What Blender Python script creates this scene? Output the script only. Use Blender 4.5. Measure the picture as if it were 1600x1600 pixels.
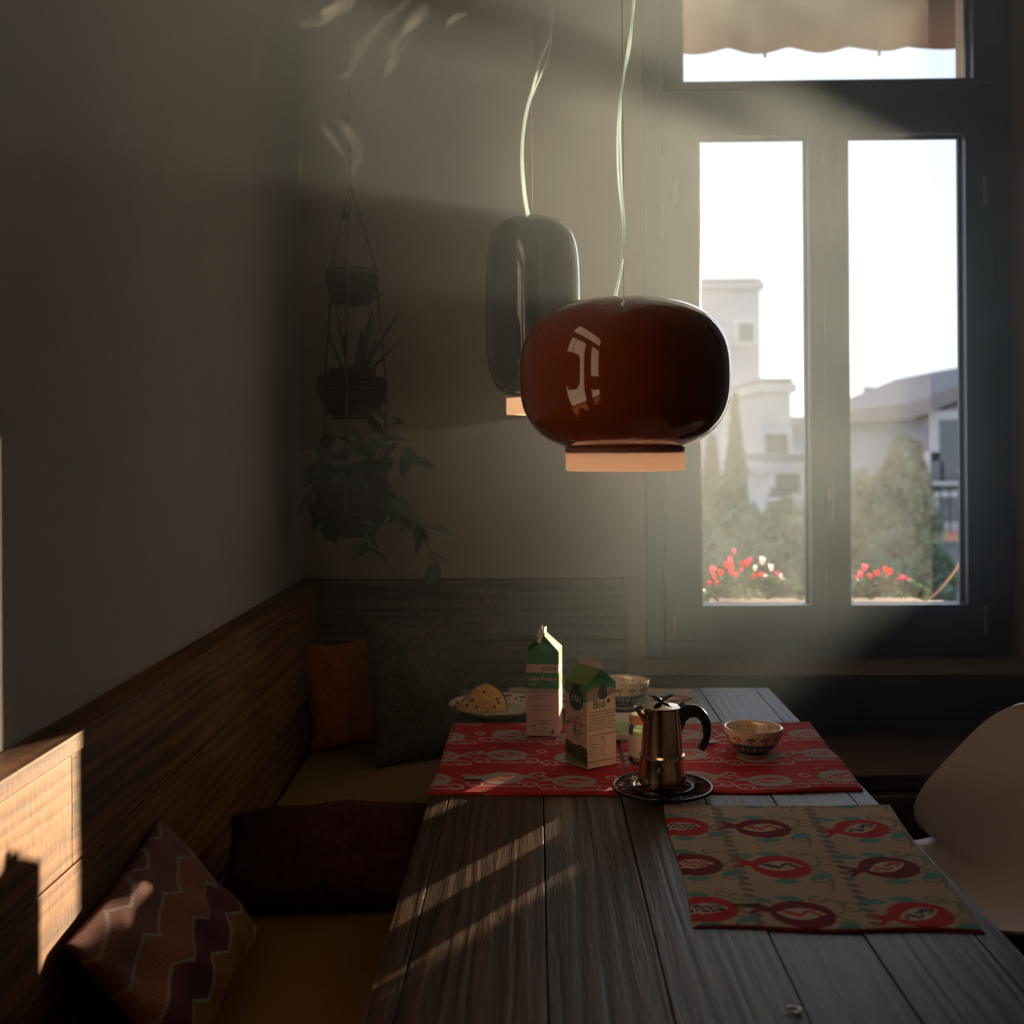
import bpy, bmesh, math, random
import numpy as np
from mathutils import Vector, Matrix, Euler
random.seed(7); rng = np.random.default_rng(7)
R = math.radians
for o in list(bpy.data.objects): bpy.data.objects.remove(o)
SC = bpy.context.scene; COL = SC.collection

# ------------------------------------------------------------------ camera
F = 1750.0; CX, CY = 800.0, 695.0
cam = bpy.data.cameras.new('camera'); camo = bpy.data.objects.new('camera', cam); COL.objects.link(camo)
cam.sensor_fit = 'HORIZONTAL'; cam.sensor_width = 36; cam.lens = F/1600*36
cam.shift_y = -(800-CY)/1600
CAMM = Matrix.Rotation(R(1.24), 3, 'Z') @ Matrix.Rotation(R(90), 3, 'X') @ Matrix.Rotation(R(-0.40), 3, 'Z')
CP = Vector((0, 0, 1.40))
camo.location = CP; camo.rotation_euler = CAMM.to_euler()
cam.clip_start = 0.05; cam.clip_end = 500
cam.dof.use_dof = True; cam.dof.focus_distance = 2.05; cam.dof.aperture_fstop = 3.6
SC.camera = camo

def at(px, py, x=None, y=None, z=None):
    """world point seen at photo pixel (px,py) on the plane x=, y= or z="""
    d = CAMM @ Vector(((px-CX)/F, (CY-py)/F, -1.0))
    if x is not None: t = (x-CP.x)/d.x
    elif y is not None: t = (y-CP.y)/d.y
    else: t = (z-CP.z)/d.z
    return CP + d*t

# ------------------------------------------------------------------ world, sun, exposure
SUN_DIR = Vector((0.642, 1.0, 0.104)).normalized()      # towards the sun
world = bpy.data.worlds.new('world'); SC.world = world; world.use_nodes = True
nt = world.node_tree; bg = nt.nodes['Background']
tc = nt.nodes.new('ShaderNodeTexCoord'); sx = nt.nodes.new('ShaderNodeSeparateXYZ'); cr = nt.nodes.new('ShaderNodeValToRGB')
nt.links.new(tc.outputs['Generated'], sx.inputs[0]); nt.links.new(sx.outputs['Z'], cr.inputs[0]); nt.links.new(cr.outputs[0], bg.inputs[0])
cr.color_ramp.elements[0].position = 0.0; cr.color_ramp.elements[0].color = (0.86, 0.94, 1.0, 1)
cr.color_ramp.elements[1].position = 0.6; cr.color_ramp.elements[1].color = (0.55, 0.72, 1.0, 1)
bg.inputs[1].default_value = 1.7
sun = bpy.data.lights.new('sun', 'SUN'); suno = bpy.data.objects.new('sun', sun); COL.objects.link(suno)
sun.energy = 22.0; sun.color = (1.0, 0.75, 0.48); sun.angle = R(0.55)
suno.rotation_euler = SUN_DIR.to_track_quat('Z', 'Y').to_euler(); suno.location = (6, 9, 4)
SC.view_settings.view_transform = 'Standard'; SC.view_settings.look = 'None'
SC.view_settings.exposure = 0.0; SC.view_settings.gamma = 1.0; SC.view_settings.use_curve_mapping = False
try:
    SC.cycles.volume_step_rate = 1.0; SC.cycles.volume_max_steps = 256
    SC.cycles.max_bounces = 10; SC.cycles.diffuse_bounces = 4; SC.cycles.glossy_bounces = 4
    SC.cycles.transmission_bounces = 8; SC.cycles.transparent_max_bounces = 12; SC.cycles.volume_bounces = 1
    SC.cycles.sample_clamp_indirect = 4.0
    SC.cycles.use_denoising = True
except Exception: pass

# ------------------------------------------------------------------ materials
def mat(name, col, rough=0.6, metal=0.0, spec=0.5, coat=0.0, emis=None):
    m = bpy.data.materials.new(name); m.use_nodes = True
    b = m.node_tree.nodes['Principled BSDF']
    b.inputs['Base Color'].default_value = (*col, 1); b.inputs['Roughness'].default_value = rough
    b.inputs['Metallic'].default_value = metal; b.inputs['Specular IOR Level'].default_value = spec
    b.inputs['Coat Weight'].default_value = coat; b.inputs['Coat Roughness'].default_value = 0.04; b.inputs['Coat IOR'].default_value = 1.7
    return m
def N(m, t, **kw):
    n = m.node_tree.nodes.new(t)
    for k, v in kw.items(): setattr(n, k, v)
    return n
def L(m, a, b): m.node_tree.links.new(a, b)
def BS(m): return m.node_tree.nodes['Principled BSDF']
def coords(m, scale=(1, 1, 1), rnd=True, out='Object'):
    t = N(m, 'ShaderNodeTexCoord'); mp = N(m, 'ShaderNodeMapping'); mp.inputs['Scale'].default_value = scale
    L(m, t.outputs[out], mp.inputs['Vector'])
    if rnd:
        oi = N(m, 'ShaderNodeObjectInfo'); mu = N(m, 'ShaderNodeMath', operation='MULTIPLY'); mu.inputs[1].default_value = 37.0
        cb = N(m, 'ShaderNodeCombineXYZ'); L(m, oi.outputs['Random'], mu.inputs[0])
        for i in range(3): L(m, mu.outputs[0], cb.inputs[i])
        L(m, cb.outputs[0], mp.inputs['Location'])
    return mp.outputs[0]
def noise(m, vec, scale, detail=4, rough=0.6, dist=0.0):
    n = N(m, 'ShaderNodeTexNoise'); n.inputs['Scale'].default_value = scale; n.inputs['Detail'].default_value = detail
    n.inputs['Roughness'].default_value = rough; n.inputs['Distortion'].default_value = dist
    L(m, vec, n.inputs['Vector']); return n.outputs['Fac']
def ramp(m, fac, stops):
    r = N(m, 'ShaderNodeValToRGB'); e = r.color_ramp.elements
    while len(e) < len(stops): e.new(0.5)
    for k, (p, c) in enumerate(stops): e[k].position = p; e[k].color = (*c, 1)
    L(m, fac, r.inputs[0]); return r.outputs[0]
def bump(m, h, strength=0.3, dist=0.002):
    b = N(m, 'ShaderNodeBump'); b.inputs['Strength'].default_value = strength; b.inputs['Distance'].default_value = dist
    L(m, h, b.inputs['Height']); L(m, b.outputs[0], BS(m).inputs['Normal']); return b
def mixrgb(m, fac, a, b, typ='MIX'):
    x = N(m, 'ShaderNodeMix', data_type='RGBA', blend_type=typ)
    if isinstance(fac, (int, float)): x.inputs['Factor'].default_value = fac
    else: L(m, fac, x.inputs['Factor'])
    for s, v in ((6, a), (7, b)):
        if isinstance(v, tuple): x.inputs[s].default_value = (*v, 1)
        else: L(m, v, x.inputs[s])
    return x.outputs[2]

def wood(name, dark, light, axis='Y', rough=0.5, bstr=0.6, spec=0.5, saw=False, fine=1.0):
    """boards with grain along an axis, knots and per-board tone"""
    m = mat(name, light, rough, spec=spec)
    i = 'XYZ'.index(axis)
    s = [1.0, 1.0, 1.0]; s[i] = 0.06
    v = coords(m, tuple(s))
    s2 = [1.0, 1.0, 1.0]; s2[i] = 0.25; v2 = coords(m, tuple(s2))
    big = noise(m, v2, 5.0, 3, 0.5, 1.2)
    wv = N(m, 'ShaderNodeTexWave', wave_type='RINGS', rings_direction=axis)
    wv.inputs['Scale'].default_value = 14*fine; wv.inputs['Distortion'].default_value = 9; wv.inputs['Detail'].default_value = 3
    wv.inputs['Detail Scale'].default_value = 1.3; L(m, v, wv.inputs['Vector'])
    fi = noise(m, v, 260*fine, 3, 0.7)
    a = mixrgb(m, 0.62, wv.outputs['Color'], fi)
    a = mixrgb(m, 0.5, a, big)
    c = ramp(m, a, [(0.34, dark), (0.62, light)])
    oi = N(m, 'ShaderNodeObjectInfo'); mr = N(m, 'ShaderNodeMapRange'); mr.inputs[3].default_value = 0.72; mr.inputs[4].default_value = 1.18
    L(m, oi.outputs['Random'], mr.inputs[0])
    cc = N(m, 'ShaderNodeVectorMath', operation='SCALE'); L(m, c, cc.inputs[0]); L(m, mr.outputs[0], cc.inputs['Scale'])
    kn = N(m, 'ShaderNodeTexVoronoi'); kn.inputs['Scale'].default_value = 3.2; L(m, v2, kn.inputs['Vector'])
    kf = ramp(m, kn.outputs['Distance'], [(0.04, (0.25, 0.22, 0.2)), (0.10, (1, 1, 1))])
    c2 = mixrgb(m, 1.0, cc.outputs[0], kf, 'MULTIPLY')
    h = a
    if saw:   # band-saw marks across the board
        s3 = [0.15, 0.15, 0.15]; s3[i] = 1.0
        v3 = coords(m, tuple(s3)); sw = noise(m, v3, 150, 2, 0.6); c2 = mixrgb(m, 0.5, c2, mixrgb(m, 1.0, c2, ramp(m, sw, [(0.35, (0.45, 0.42, 0.4)), (0.65, (1.25, 1.25, 1.25))]), 'MULTIPLY'))
        h = mixrgb(m, 0.5, a, sw)
    L(m, c2, BS(m).inputs['Base Color']); bump(m, h, bstr, 0.003)
    return m

def cloth(name, c1, c2, scale=500, rough=0.9, pat=None, axis=None):
    m = mat(name, c1, rough, spec=0.2)
    s = (1, 1, 1) if axis is None else axis
    v = coords(m, s, rnd=False); n = noise(m, v, scale, 2, 0.7)
    L(m, ramp(m, n, [(0.35, c2), (0.65, c1)]), BS(m).inputs['Base Color']); bump(m, n, 0.5, 0.001)
    return m
def plaster(name, c, c2):
    m = mat(name, c, 0.85, spec=0.25)
    v = coords(m, rnd=False); n = noise(m, v, 2.2, 5, 0.6, 0.5); n2 = noise(m, v, 90, 3, 0.6)
    L(m, ramp(m, n, [(0.3, c2), (0.7, c)]), BS(m).inputs['Base Color']); bump(m, n2, 0.25, 0.001)
    return m
def vcol(name, rough=0.6, spec=0.4, weave=0.0, coat=0.0, base='Col'):
    """colour comes from the printed pattern stored on the mesh"""
    m = mat(name, (1, 1, 1), rough, spec=spec, coat=coat)
    a = N(m, 'ShaderNodeVertexColor'); a.layer_name = base
    if weave:
        v = coords(m, rnd=False); n = noise(m, v, 900, 2, 0.7)
        L(m, mixrgb(m, weave, a.outputs[0], mixrgb(m, 1.0, a.outputs[0], ramp(m, n, [(0.3, (0.4, 0.4, 0.4)), (0.7, (1.3, 1.3, 1.3))]), 'MULTIPLY')), BS(m).inputs['Base Color'])
        bump(m, n, 0.5, 0.0008)
    else: L(m, a.outputs[0], BS(m).inputs['Base Color'])
    return m
def glass_thin(name, tint=(1, 1, 1), gloss=0.06, dirt=0.0):
    m = bpy.data.materials.new(name); m.use_nodes = True; t = m.node_tree; t.nodes.clear()
    o = t.nodes.new('ShaderNodeOutputMaterial'); tr = t.nodes.new('ShaderNodeBsdfTransparent'); tr.inputs[0].default_value = (*tint, 1)
    gl = t.nodes.new('ShaderNodeBsdfGlossy'); gl.inputs['Roughness'].default_value = 0.02
    lw = t.nodes.new('ShaderNodeFresnel'); lw.inputs[0].default_value = 1.45
    mx = t.nodes.new('ShaderNodeMixShader'); t.links.new(lw.outputs[0], mx.inputs[0]); t.links.new(tr.outputs[0], mx.inputs[1]); t.links.new(gl.outputs[0], mx.inputs[2])
    last = mx.outputs[0]
    if dirt:
        df = t.nodes.new('ShaderNodeBsdfTranslucent'); df.inputs[0].default_value = (0.9, 0.9, 0.9, 1)
        n = t.nodes.new('ShaderNodeTexNoise'); n.inputs['Scale'].default_value = 6; n.inputs['Detail'].default_value = 8
        r = t.nodes.new('ShaderNodeMapRange'); r.inputs[1].default_value = 0.4; r.inputs[2].default_value = 0.8; r.inputs[3].default_value = dirt*0.4; r.inputs[4].default_value = dirt*2
        tcn = t.nodes.new('ShaderNodeTexCoord'); t.links.new(tcn.outputs['Object'], n.inputs['Vector'])
        t.links.new(n.outputs['Fac'], r.inputs[0]); m2 = t.nodes.new('ShaderNodeMixShader'); t.links.new(r.outputs[0], m2.inputs[0])
        t.links.new(last, m2.inputs[1]); t.links.new(df.outputs[0], m2.inputs[2]); last = m2.outputs[0]
    t.links.new(last, o.inputs[0]); return m

# ------------------------------------------------------------------ object helpers
def tag(o, label=None, cat=None, group=None, kind=None):
    if label: o['label'] = label
    if cat: o['category'] = cat
    if group: o['group'] = group
    if kind: o['kind'] = kind
    return o
def thing(name, label, cat, loc=(0, 0, 0), rz=0.0, group=None):
    o = bpy.data.objects.new(name, None); COL.objects.link(o); o.empty_display_size = 0.1
    o.location = loc; o.rotation_euler = (0, 0, rz); return tag(o, label, cat, group)
def link(name, me, m, parent=None, loc=(0, 0, 0), rot=(0, 0, 0), label=None):
    o = bpy.data.objects.new(name, me); COL.objects.link(o)
    if m is not None and not me.materials: me.materials.append(m)
    o.parent = parent; o.location = loc; o.rotation_euler = rot
    if label: o['label'] = label
    return o
def from_bm(bm, name, m, parent=None, loc=(0, 0, 0), rot=(0, 0, 0), smooth=False, label=None, ang=None):
    bmesh.ops.recalc_face_normals(bm, faces=bm.faces)
    me = bpy.data.meshes.new(name); bm.to_mesh(me); bm.free()
    if smooth:
        me.polygons.foreach_set('use_smooth', [True]*len(me.polygons))
        if ang:
            try: me.set_sharp_from_angle(angle=R(ang))
            except Exception: pass
    return link(name, me, m, parent, loc, rot, label)
def raw(name, verts, faces, m, parent=None, loc=(0, 0, 0), rot=(0, 0, 0), smooth=False, label=None, ang=None):
    me = bpy.data.meshes.new(name); me.from_pydata([tuple(v) for v in verts], [], faces); me.update()
    if smooth:
        me.polygons.foreach_set('use_smooth', [True]*len(me.polygons))
        if ang: me.set_sharp_from_angle(angle=R(ang))
    return link(name, me, m, parent, loc, rot, label)
def addbox(bm, c, s, rot=None, bev=0.0):
    mtx = Matrix.Translation(c) @ (rot.to_4x4() if rot is not None else Matrix.Identity(4)) @ Matrix.Diagonal((*s, 1))
    g = bmesh.ops.create_cube(bm, size=1.0, matrix=mtx)
    if bev > 0:
        es = list({e for v in g['verts'] for e in v.link_edges})
        bmesh.ops.bevel(bm, geom=es, offset=bev, segments=2, affect='EDGES', profile=0.6)
def box(name, c, s, m, parent=None, bev=0.002, rot=(0, 0, 0), label=None):
    bm = bmesh.new(); addbox(bm, (0, 0, 0), s, None, bev)
    return from_bm(bm, name, m, parent, c, rot, False, label)
def addtube(bm, pts, r, n=8, cap=True):
    pts = [Vector(p) for p in pts]; rs = r if isinstance(r, (list, tuple)) else [r]*len(pts)
    rings = []; up = Vector((0.13, 0.21, 0.97))
    T0 = (pts[1]-pts[0]).normalized()
    a = T0.cross(up)
    if a.length < 0.05: a = T0.cross(Vector((1, 0, 0)))
    a.normalize()
    for i, p in enumerate(pts):
        T = (pts[min(i+1, len(pts)-1)]-pts[max(i-1, 0)]).normalized()
        a = (a - T*a.dot(T)).normalized(); b = T.cross(a)
        rr = rs[i] if isinstance(rs[i], (tuple, list)) else (rs[i], rs[i])
        rings.append([bm.verts.new(p + a*math.cos(2*math.pi*k/n)*rr[0] + b*math.sin(2*math.pi*k/n)*rr[1]) for k in range(n)])
    for i in range(len(rings)-1):
        for k in range(n):
            bm.faces.new((rings[i][k], rings[i][(k+1) % n], rings[i+1][(k+1) % n], rings[i+1][k]))
    if cap:
        bm.faces.new(rings[0][::-1]); bm.faces.new(rings[-1])
def tube(name, pts, r, m, parent=None, n=8, loc=(0, 0, 0), label=None):
    bm = bmesh.new(); addtube(bm, pts, r, n); return from_bm(bm, name, m, parent, loc, smooth=True, label=label, ang=50)
def smoothpath(pts, k=6):
    """Catmull-Rom through the points"""
    P = [Vector(p) for p in pts]; out = []
    for i in range(len(P)-1):
        p0 = P[max(i-1, 0)]; p1 = P[i]; p2 = P[i+1]; p3 = P[min(i+2, len(P)-1)]
        for j in range(k):
            t = j/k; out.append(0.5*((2*p1)+(p2-p0)*t+(2*p0-5*p1+4*p2-p3)*t*t+(3*p1-p0-3*p2+p3)*t**3))
    out.append(P[-1]); return out
def addlathe(bm, prof, n=48, c=(0, 0, 0), wob=None):
    c = Vector(c); rings = []
    for (r, z) in prof:
        if r < 1e-6: rings.append([bm.verts.new(c+Vector((0, 0, z)))])
        else: rings.append([bm.verts.new(c+Vector((r*math.cos(2*math.pi*k/n), r*math.sin(2*math.pi*k/n), z))) for k in range(n)])
    for i in range(len(rings)-1):
        A, B = rings[i], rings[i+1]
        for k in range(n):
            k2 = (k+1) % n
            if len(A) == 1 and len(B) == 1: continue
            if len(A) == 1: bm.faces.new((A[0], B[k], B[k2]))
            elif len(B) == 1: bm.faces.new((A[k2], A[k], B[0]))
            else: bm.faces.new((A[k], A[k2], B[k2], B[k]))
def lathe(name, prof, m, parent=None, loc=(0, 0, 0), n=48, ang=40, label=None, rot=(0, 0, 0)):
    bm = bmesh.new(); addlathe(bm, prof, n); return from_bm(bm, name, m, parent, loc, rot, True, label, ang)
def painted(o, fn):
    """fn(Nx3 local coords)->Nx3 linear colour, stored as the print of the surface"""
    me = o.data; n = len(me.vertices); co = np.empty(n*3, np.float32); me.vertices.foreach_get('co', co); co = co.reshape(-1, 3)
    c = np.ones((n, 4), np.float32); c[:, :3] = fn(co)
    a = me.color_attributes.new('Col', 'FLOAT_COLOR', 'POINT'); a.data.foreach_set('color', c.ravel())
def text(body, size, m, parent, mtx, name='lettering', bold=0.0, align='CENTER', shear=0.0, sx=1.0):
    cu = bpy.data.curves.new('lettering', 'FONT'); cu.body = body; cu.size = size; cu.align_x = align; cu.resolution_u = 2
    cu.offset = bold; cu.shear = shear; cu.extrude = 0.00005
    t = bpy.data.objects.new('tmp', cu); COL.objects.link(t); dg = bpy.context.evaluated_depsgraph_get(); dg.update()
    me = bpy.data.meshes.new_from_object(t.evaluated_get(dg)); bpy.data.objects.remove(t)
    me.materials.clear()
    o = link(name, me, m, parent); o.matrix_local = mtx @ Matrix.Diagonal((sx, 1, 1, 1)); return o
def copy_tree(o, parent=None):
    c = o.copy(); COL.objects.link(c); c.parent = parent
    for ch in list(o.children): copy_tree(ch, c)
    return c
def srgb(r, g, b): return tuple(((v/255)/12.92 if v/255 <= 0.04045 else ((v/255+0.055)/1.055)**2.4) for v in (r, g, b))

# ------------------------------------------------------------------ dimensions
XL, XR, YB, YF, ZC = -0.748, 2.35, 3.55, -2.2, 3.05      # room
PANEL = -0.68                                             # face of the wood panelling
TZ = 0.75

M_wall = plaster('warm plaster', (0.45, 0.365, 0.295), (0.39, 0.315, 0.25))
M_wallL = plaster('grey plaster', (0.42, 0.39, 0.40), (0.37, 0.345, 0.355))
M_ceil = plaster('ceiling paint', (0.30, 0.27, 0.24), (0.26, 0.24, 0.21))
M_dark = plaster('dark room paint', (0.10, 0.085, 0.07), (0.08, 0.07, 0.06))
M_floor = wood('floor boards', (0.03, 0.018, 0.01), (0.10, 0.06, 0.035), 'Y', 0.5)
M_navy = mat('navy window paint', (0.020, 0.034, 0.072), 0.35)
M_panel = wood('reclaimed panel wood', (0.065, 0.024, 0.008), (0.265, 0.112, 0.036), 'Y', 0.62, 0.7, saw=True)
M_panelX = wood('reclaimed panel wood across', (0.05, 0.03, 0.02), (0.16, 0.10, 0.065), 'X', 0.62, 0.7, saw=True)
M_bench = wood('bench wood', (0.04, 0.02, 0.01), (0.13, 0.07, 0.035), 'Y', 0.55)

# ------------------------------------------------------------------ window numbers (front face of the window frame at YW)
YW = 3.51
def wx(px, py=600): return at(px, py, y=YW).x
def wz(py, px=1290): return at(px, py, y=YW).z
WX0, WX1 = wx(1008), wx(1580); WZ0 = wz(1028); WZ1 = 2.98
GLX0, GLX1 = wx(1095), wx(1265); GRX0, GRX1 = wx(1327), wx(1509)
GZ0, GZ1 = wz(945), wz(211); TZ0 = wz(126); TXX0, TXX1 = wx(1066, 100), wx(1519, 100)

def struct(o): o['kind'] = 'structure'; return o
# floor, ceiling, walls
fl = thing('floor', None, None); struct(fl)
x = XL
k = 0
while x < XR:
    yy = YF + (0.6 if k % 2 else 0)
    for (a, b) in ((YF, yy+1.3), (yy+1.3, yy+3.4), (yy+3.4, YB)):
        if b > a: box('plank', (x+0.075, (a+b)/2, -0.012), (0.147, b-a-0.003, 0.024), M_floor, fl, 0.001)
    x += 0.15; k += 1
struct(box('subfloor', ((XL+XR)/2, (YF+YB)/2, -0.075), (XR-XL+0.6, YB-YF+0.6, 0.1), M_floor, None, 0)); 
struct(box('ceiling', ((XL+XR)/2, (YF+YB)/2, ZC+0.05), (XR-XL+0.4, YB-YF+0.8, 0.1), M_ceil, None, 0))
struct(box('wall_left', (XL-0.1, (YF+YB)/2, ZC/2), (0.2, YB-YF+0.2, ZC), M_wallL, None, 0))
struct(box('wall_right', (XR+0.1, (YF+YB)/2, ZC/2), (0.2, YB-YF+0.2, ZC), M_dark, None, 0))
struct(box('wall_front', ((XL+XR)/2, YF-0.1, ZC/2), (XR-XL, 0.2, ZC), M_dark, None, 0))
# back wall around the window opening (flared reveals outside)
bm = bmesh.new(); YO = YB+0.32
def wpiece(x0, x1, z0, z1, y0=YB, y1=YO): addbox(bm, ((x0+x1)/2, (y0+y1)/2, (z0+z1)/2), (x1-x0, y1-y0, z1-z0))
OX0, OX1, OZ0, OZ1 = WX0+0.03, WX1-0.03, WZ0+0.03, WZ1-0.03
wpiece(XL-0.2, OX0, 0, ZC); wpiece(OX1, XR+0.2, 0, ZC); wpiece(OX0, OX1, 0, OZ0); wpiece(OX0, OX1, OZ1, ZC)
struct(from_bm(bm, 'wall_back', M_wall))
M_stone = plaster('outer render', (0.42, 0.33, 0.29), (0.36, 0.28, 0.25))
struct(box('trim_1', ((OX0+OX1)/2, YB+0.30, GZ0-0.09), (OX1-OX0, 0.36, 0.06), M_stone, None, 0.005))

jx0, jx1 = at(1509, 600, y=YB+0.04).x, at(1506, 600, y=YO).x
vsj = [(jx0, YB+0.04, 0.3), (jx1, YO, 0.3), (OX1+0.05, YO, 0.3), (OX1+0.05, YB+0.04, 0.3)]
struct(raw('trim_2', vsj+[(a_, b_, 2.97) for a_, b_, _ in vsj], [(0, 1, 2, 3), (7, 6, 5, 4), (0, 4, 5, 1), (1, 5, 6, 2), (2, 6, 7, 3), (3, 7, 4, 0)], M_stone))
# ------------------------------------------------------------------ window_1
win = thing('window_1', None, None, (0, 0, 0)); struct(win)
def wbox(name, x0, x1, z0, z1, y0, y1, m, parent, bev=0.003):
    return box(name, ((x0+x1)/2, (y0+y1)/2, (z0+z1)/2), (x1-x0, y1-y0, z1-z0), m, parent, bev)
FJ = 0.055   # fixed frame visible width
wbox('frame_jamb', WX0, WX0+FJ, WZ0, WZ1, YW, YW+0.08, M_navy, win); wbox('frame_jamb', WX1-FJ, WX1, WZ0, WZ1, YW, YW+0.08, M_navy, win)
wbox('frame_rail', WX0+FJ, WX1-FJ, WZ0, WZ0+FJ, YW+0.001, YW+0.08, M_navy, win); wbox('frame_rail', WX0+FJ, WX1-FJ, WZ1-FJ, WZ1, YW+0.001, YW+0.08, M_navy, win)
TR0, TR1 = wz(175), wz(140)
wbox('transom_bar', WX0+FJ, WX1-FJ, TR0, TR1, YW+0.001, YW+0.09, M_navy, win)
M_pane = glass_thin('window glass', (0.985, 0.99, 0.985), dirt=0.012)
def sash(x0, x1, z0, z1, gx0, gx1, gz0, gz1, pn='sash'):
    y0, y1 = YW-0.010, YW+0.07
    bm = bmesh.new()
    for a, b, c, d in ((x0, gx0, z0, z1), (gx1, x1, z0, z1), (gx0, gx1, z0, gz0), (gx0, gx1, gz1, z1)):
        addbox(bm, ((a+b)/2, (y0+y1)/2, (c+d)/2), (b-a, y1-y0, d-c), None, 0.002)
    s = from_bm(bm, pn, M_navy, win)
    wbox('pane', gx0-0.005, gx1+0.005, gz0-0.005, gz1+0.005, YW+0.045, YW+0.049, M_pane, s, 0)
    bm = bmesh.new()   # glazing bead
    for a, b, c, d in ((gx0, gx0+0.008, gz0, gz1), (gx1-0.008, gx1, gz0, gz1), (gx0, gx1, gz0-0.002, gz0+0.001), (gx0, gx1, gz1-0.008, gz1)):
        addbox(bm, ((a+b)/2, YW+0.038, (c+d)/2), (b-a, 0.01, d-c))
    from_bm(bm, 'glazing_bead', M_navy, s); return s
XM = wx(1296)
sash(WX0+FJ+0.002, XM-0.001, WZ0+FJ+0.002, TR0-0.002, GLX0, GLX1, GZ0, GZ1)
sash(XM+0.001, WX1-FJ-0.002, WZ0+FJ+0.002, TR0-0.002, GRX0, GRX1, GZ0, GZ1)
sash(WX0+FJ+0.002, WX1-FJ-0.002, TR1+0.002, WZ1-FJ-0.002, TXX0, TXX1, TZ0, WZ1-0.12)
wbox('meeting_strip', XM-0.018, XM+0.018, WZ0+FJ+0.01, TR0-0.01, YW-0.022, YW-0.009, M_navy, win)
M_brass = mat('dull metal', (0.30, 0.27, 0.22), 0.3, 1.0)
hp = at(1293, 770, y=YW)
bm = bmesh.new(); addbox(bm, (hp.x, YW-0.026, hp.z+0.01), (0.020, 0.008, 0.05), None, 0.003)
from_bm(bm, 'handle_plate', M_brass, win)
tube('window_handle', smoothpath([(hp.x, YW-0.028, hp.z+0.02), (hp.x, YW-0.06, hp.z+0.02), (hp.x, YW-0.065, hp.z-0.02), (hp.x+0.003, YW-0.062, hp.z-0.08)], 5), [0.0055]*16, M_brass, win)
for px, py in ((1054, 968), (1537, 968), (1054, 300), (1537, 300)):
    h = at(px, py, y=YW); tube('hinge', [(h.x, YW-0.014, h.z-0.045), (h.x, YW-0.014, h.z+0.045)], 0.007, M_brass, win)

# ------------------------------------------------------------------ awning outside (scalloped valance)
M_awn = mat('awning canvas', (0.14, 0.10, 0.075), 0.9, spec=0.1)
tl = N(M_awn, 'ShaderNodeBsdfTranslucent'); tl.inputs[0].default_value = (0.16, 0.09, 0.06, 1); mx = N(M_awn, 'ShaderNodeMixShader'); mx.inputs[0].default_value = 0.3
L(M_awn, BS(M_awn).outputs[0], mx.inputs[1]); L(M_awn, tl.outputs[0], mx.inputs[2]); L(M_awn, mx.outputs[0], M_awn.node_tree.nodes['Material Output'].inputs[0])
YA = 4.45; za = at(1290, 78, y=YA).z
awn = thing('awning', 'brown canvas awning with a scalloped edge hanging outside above the window', 'awning', (0, 0, 0))
vs, fs = [], []; nn = 120; xa0, xa1 = 0.35, 2.2
for i in range(nn+1):
    t = i/nn; xx = xa0+(xa1-xa0)*t; sc = abs(math.sin(math.pi*(xx-0.3)/0.235)); wv = 0.012*math.sin(xx*23)
    vs += [(xx, YA+wv, za-0.018*sc+0.010), (xx, YA+wv*0.5, za+0.11), (xx, YA, za+0.22)]
    if i: b = 3*i; fs += [(b-3, b, b+1, b-2), (b-2, b+1, b+2, b-1)]
va = raw('valance', vs, fs, M_awn, awn, smooth=True); s = va.modifiers.new('t', 'SOLIDIFY'); s.thickness = 0.002
vs, fs = [], []
for i in range(nn+1):
    xx = xa0+(xa1-xa0)*i/nn
    for j in range(5):
        u = j/4; vs.append((xx, YA-(YA-YO)*u, za+0.215+0.32*u+0.02*math.sin(math.pi*u)))
    if i:
        for j in range(4): b = 5*i+j; fs.append((b-5, b, b+1, b-4))
cv = raw('canopy', vs, fs, M_awn, awn, smooth=True); s = cv.modifiers.new('t', 'SOLIDIFY'); s.thickness = 0.002
tube('front_bar', [(xa0, YA, za+0.22), (xa1, YA, za+0.22)], 0.014, M_brass, awn)
for px in (1194, 1372):
    q = at(px, 60, y=YA); tube('strap', [(q.x, YA-0.012, za-0.03), (q.x, YA-0.012, za+0.22)], 0.006, M_awn, awn)

# ------------------------------------------------------------------ corner bench: wood panelling behind, ledge, seat
CAPZ = at(750, 905, y=YB-0.055).z
bench = thing('corner_bench', 'dark wooden corner bench with reclaimed board back running along left and back walls', 'bench', (0, 0, 0))
SEATZ = 0.45; BX1 = at(977, 950, y=YB-0.05).x
rows = [(CAPZ-0.030, CAPZ-0.190), (CAPZ-0.192, CAPZ-0.330), (CAPZ-0.332, CAPZ-0.50), (CAPZ-0.502, 0.30)]
cuts = [[-2.0, -0.35, 0.72, 1.62, 2.70, YB-0.056], [-2.0, 0.1, 1.20, 2.25, YB-0.056], [-2.0, -0.8, 0.9, 1.9, 2.9, YB-0.056], [-2.0, 0.4, 1.5, 2.5, YB-0.056]]
for (zt, zb), cc in zip(rows, cuts):
    for a, b in zip(cc[:-1], cc[1:]):
        d = random.uniform(0, 0.002)
        box('back_board', ((XL+PANEL)/2+d/2+0.002, (a+b)/2, (zt+zb)/2), (PANEL-XL-d-0.006, b-a-0.0015, zt-zb-0.0015), M_panel, bench, 0.0012)
cutx = [[PANEL, -0.1, BX1], [PANEL, -0.35, BX1], [PANEL, 0.05, BX1], [PANEL, -0.2, BX1]]
for (zt, zb), cc in zip(rows, cutx):
    for a, b in zip(cc[:-1], cc[1:]):
        box('back_board', ((a+b)/2, YB-0.028, (zt+zb)/2), (b-a-0.0015, 0.05, zt-zb-0.0015), M_panelX, bench, 0.0012)
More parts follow.
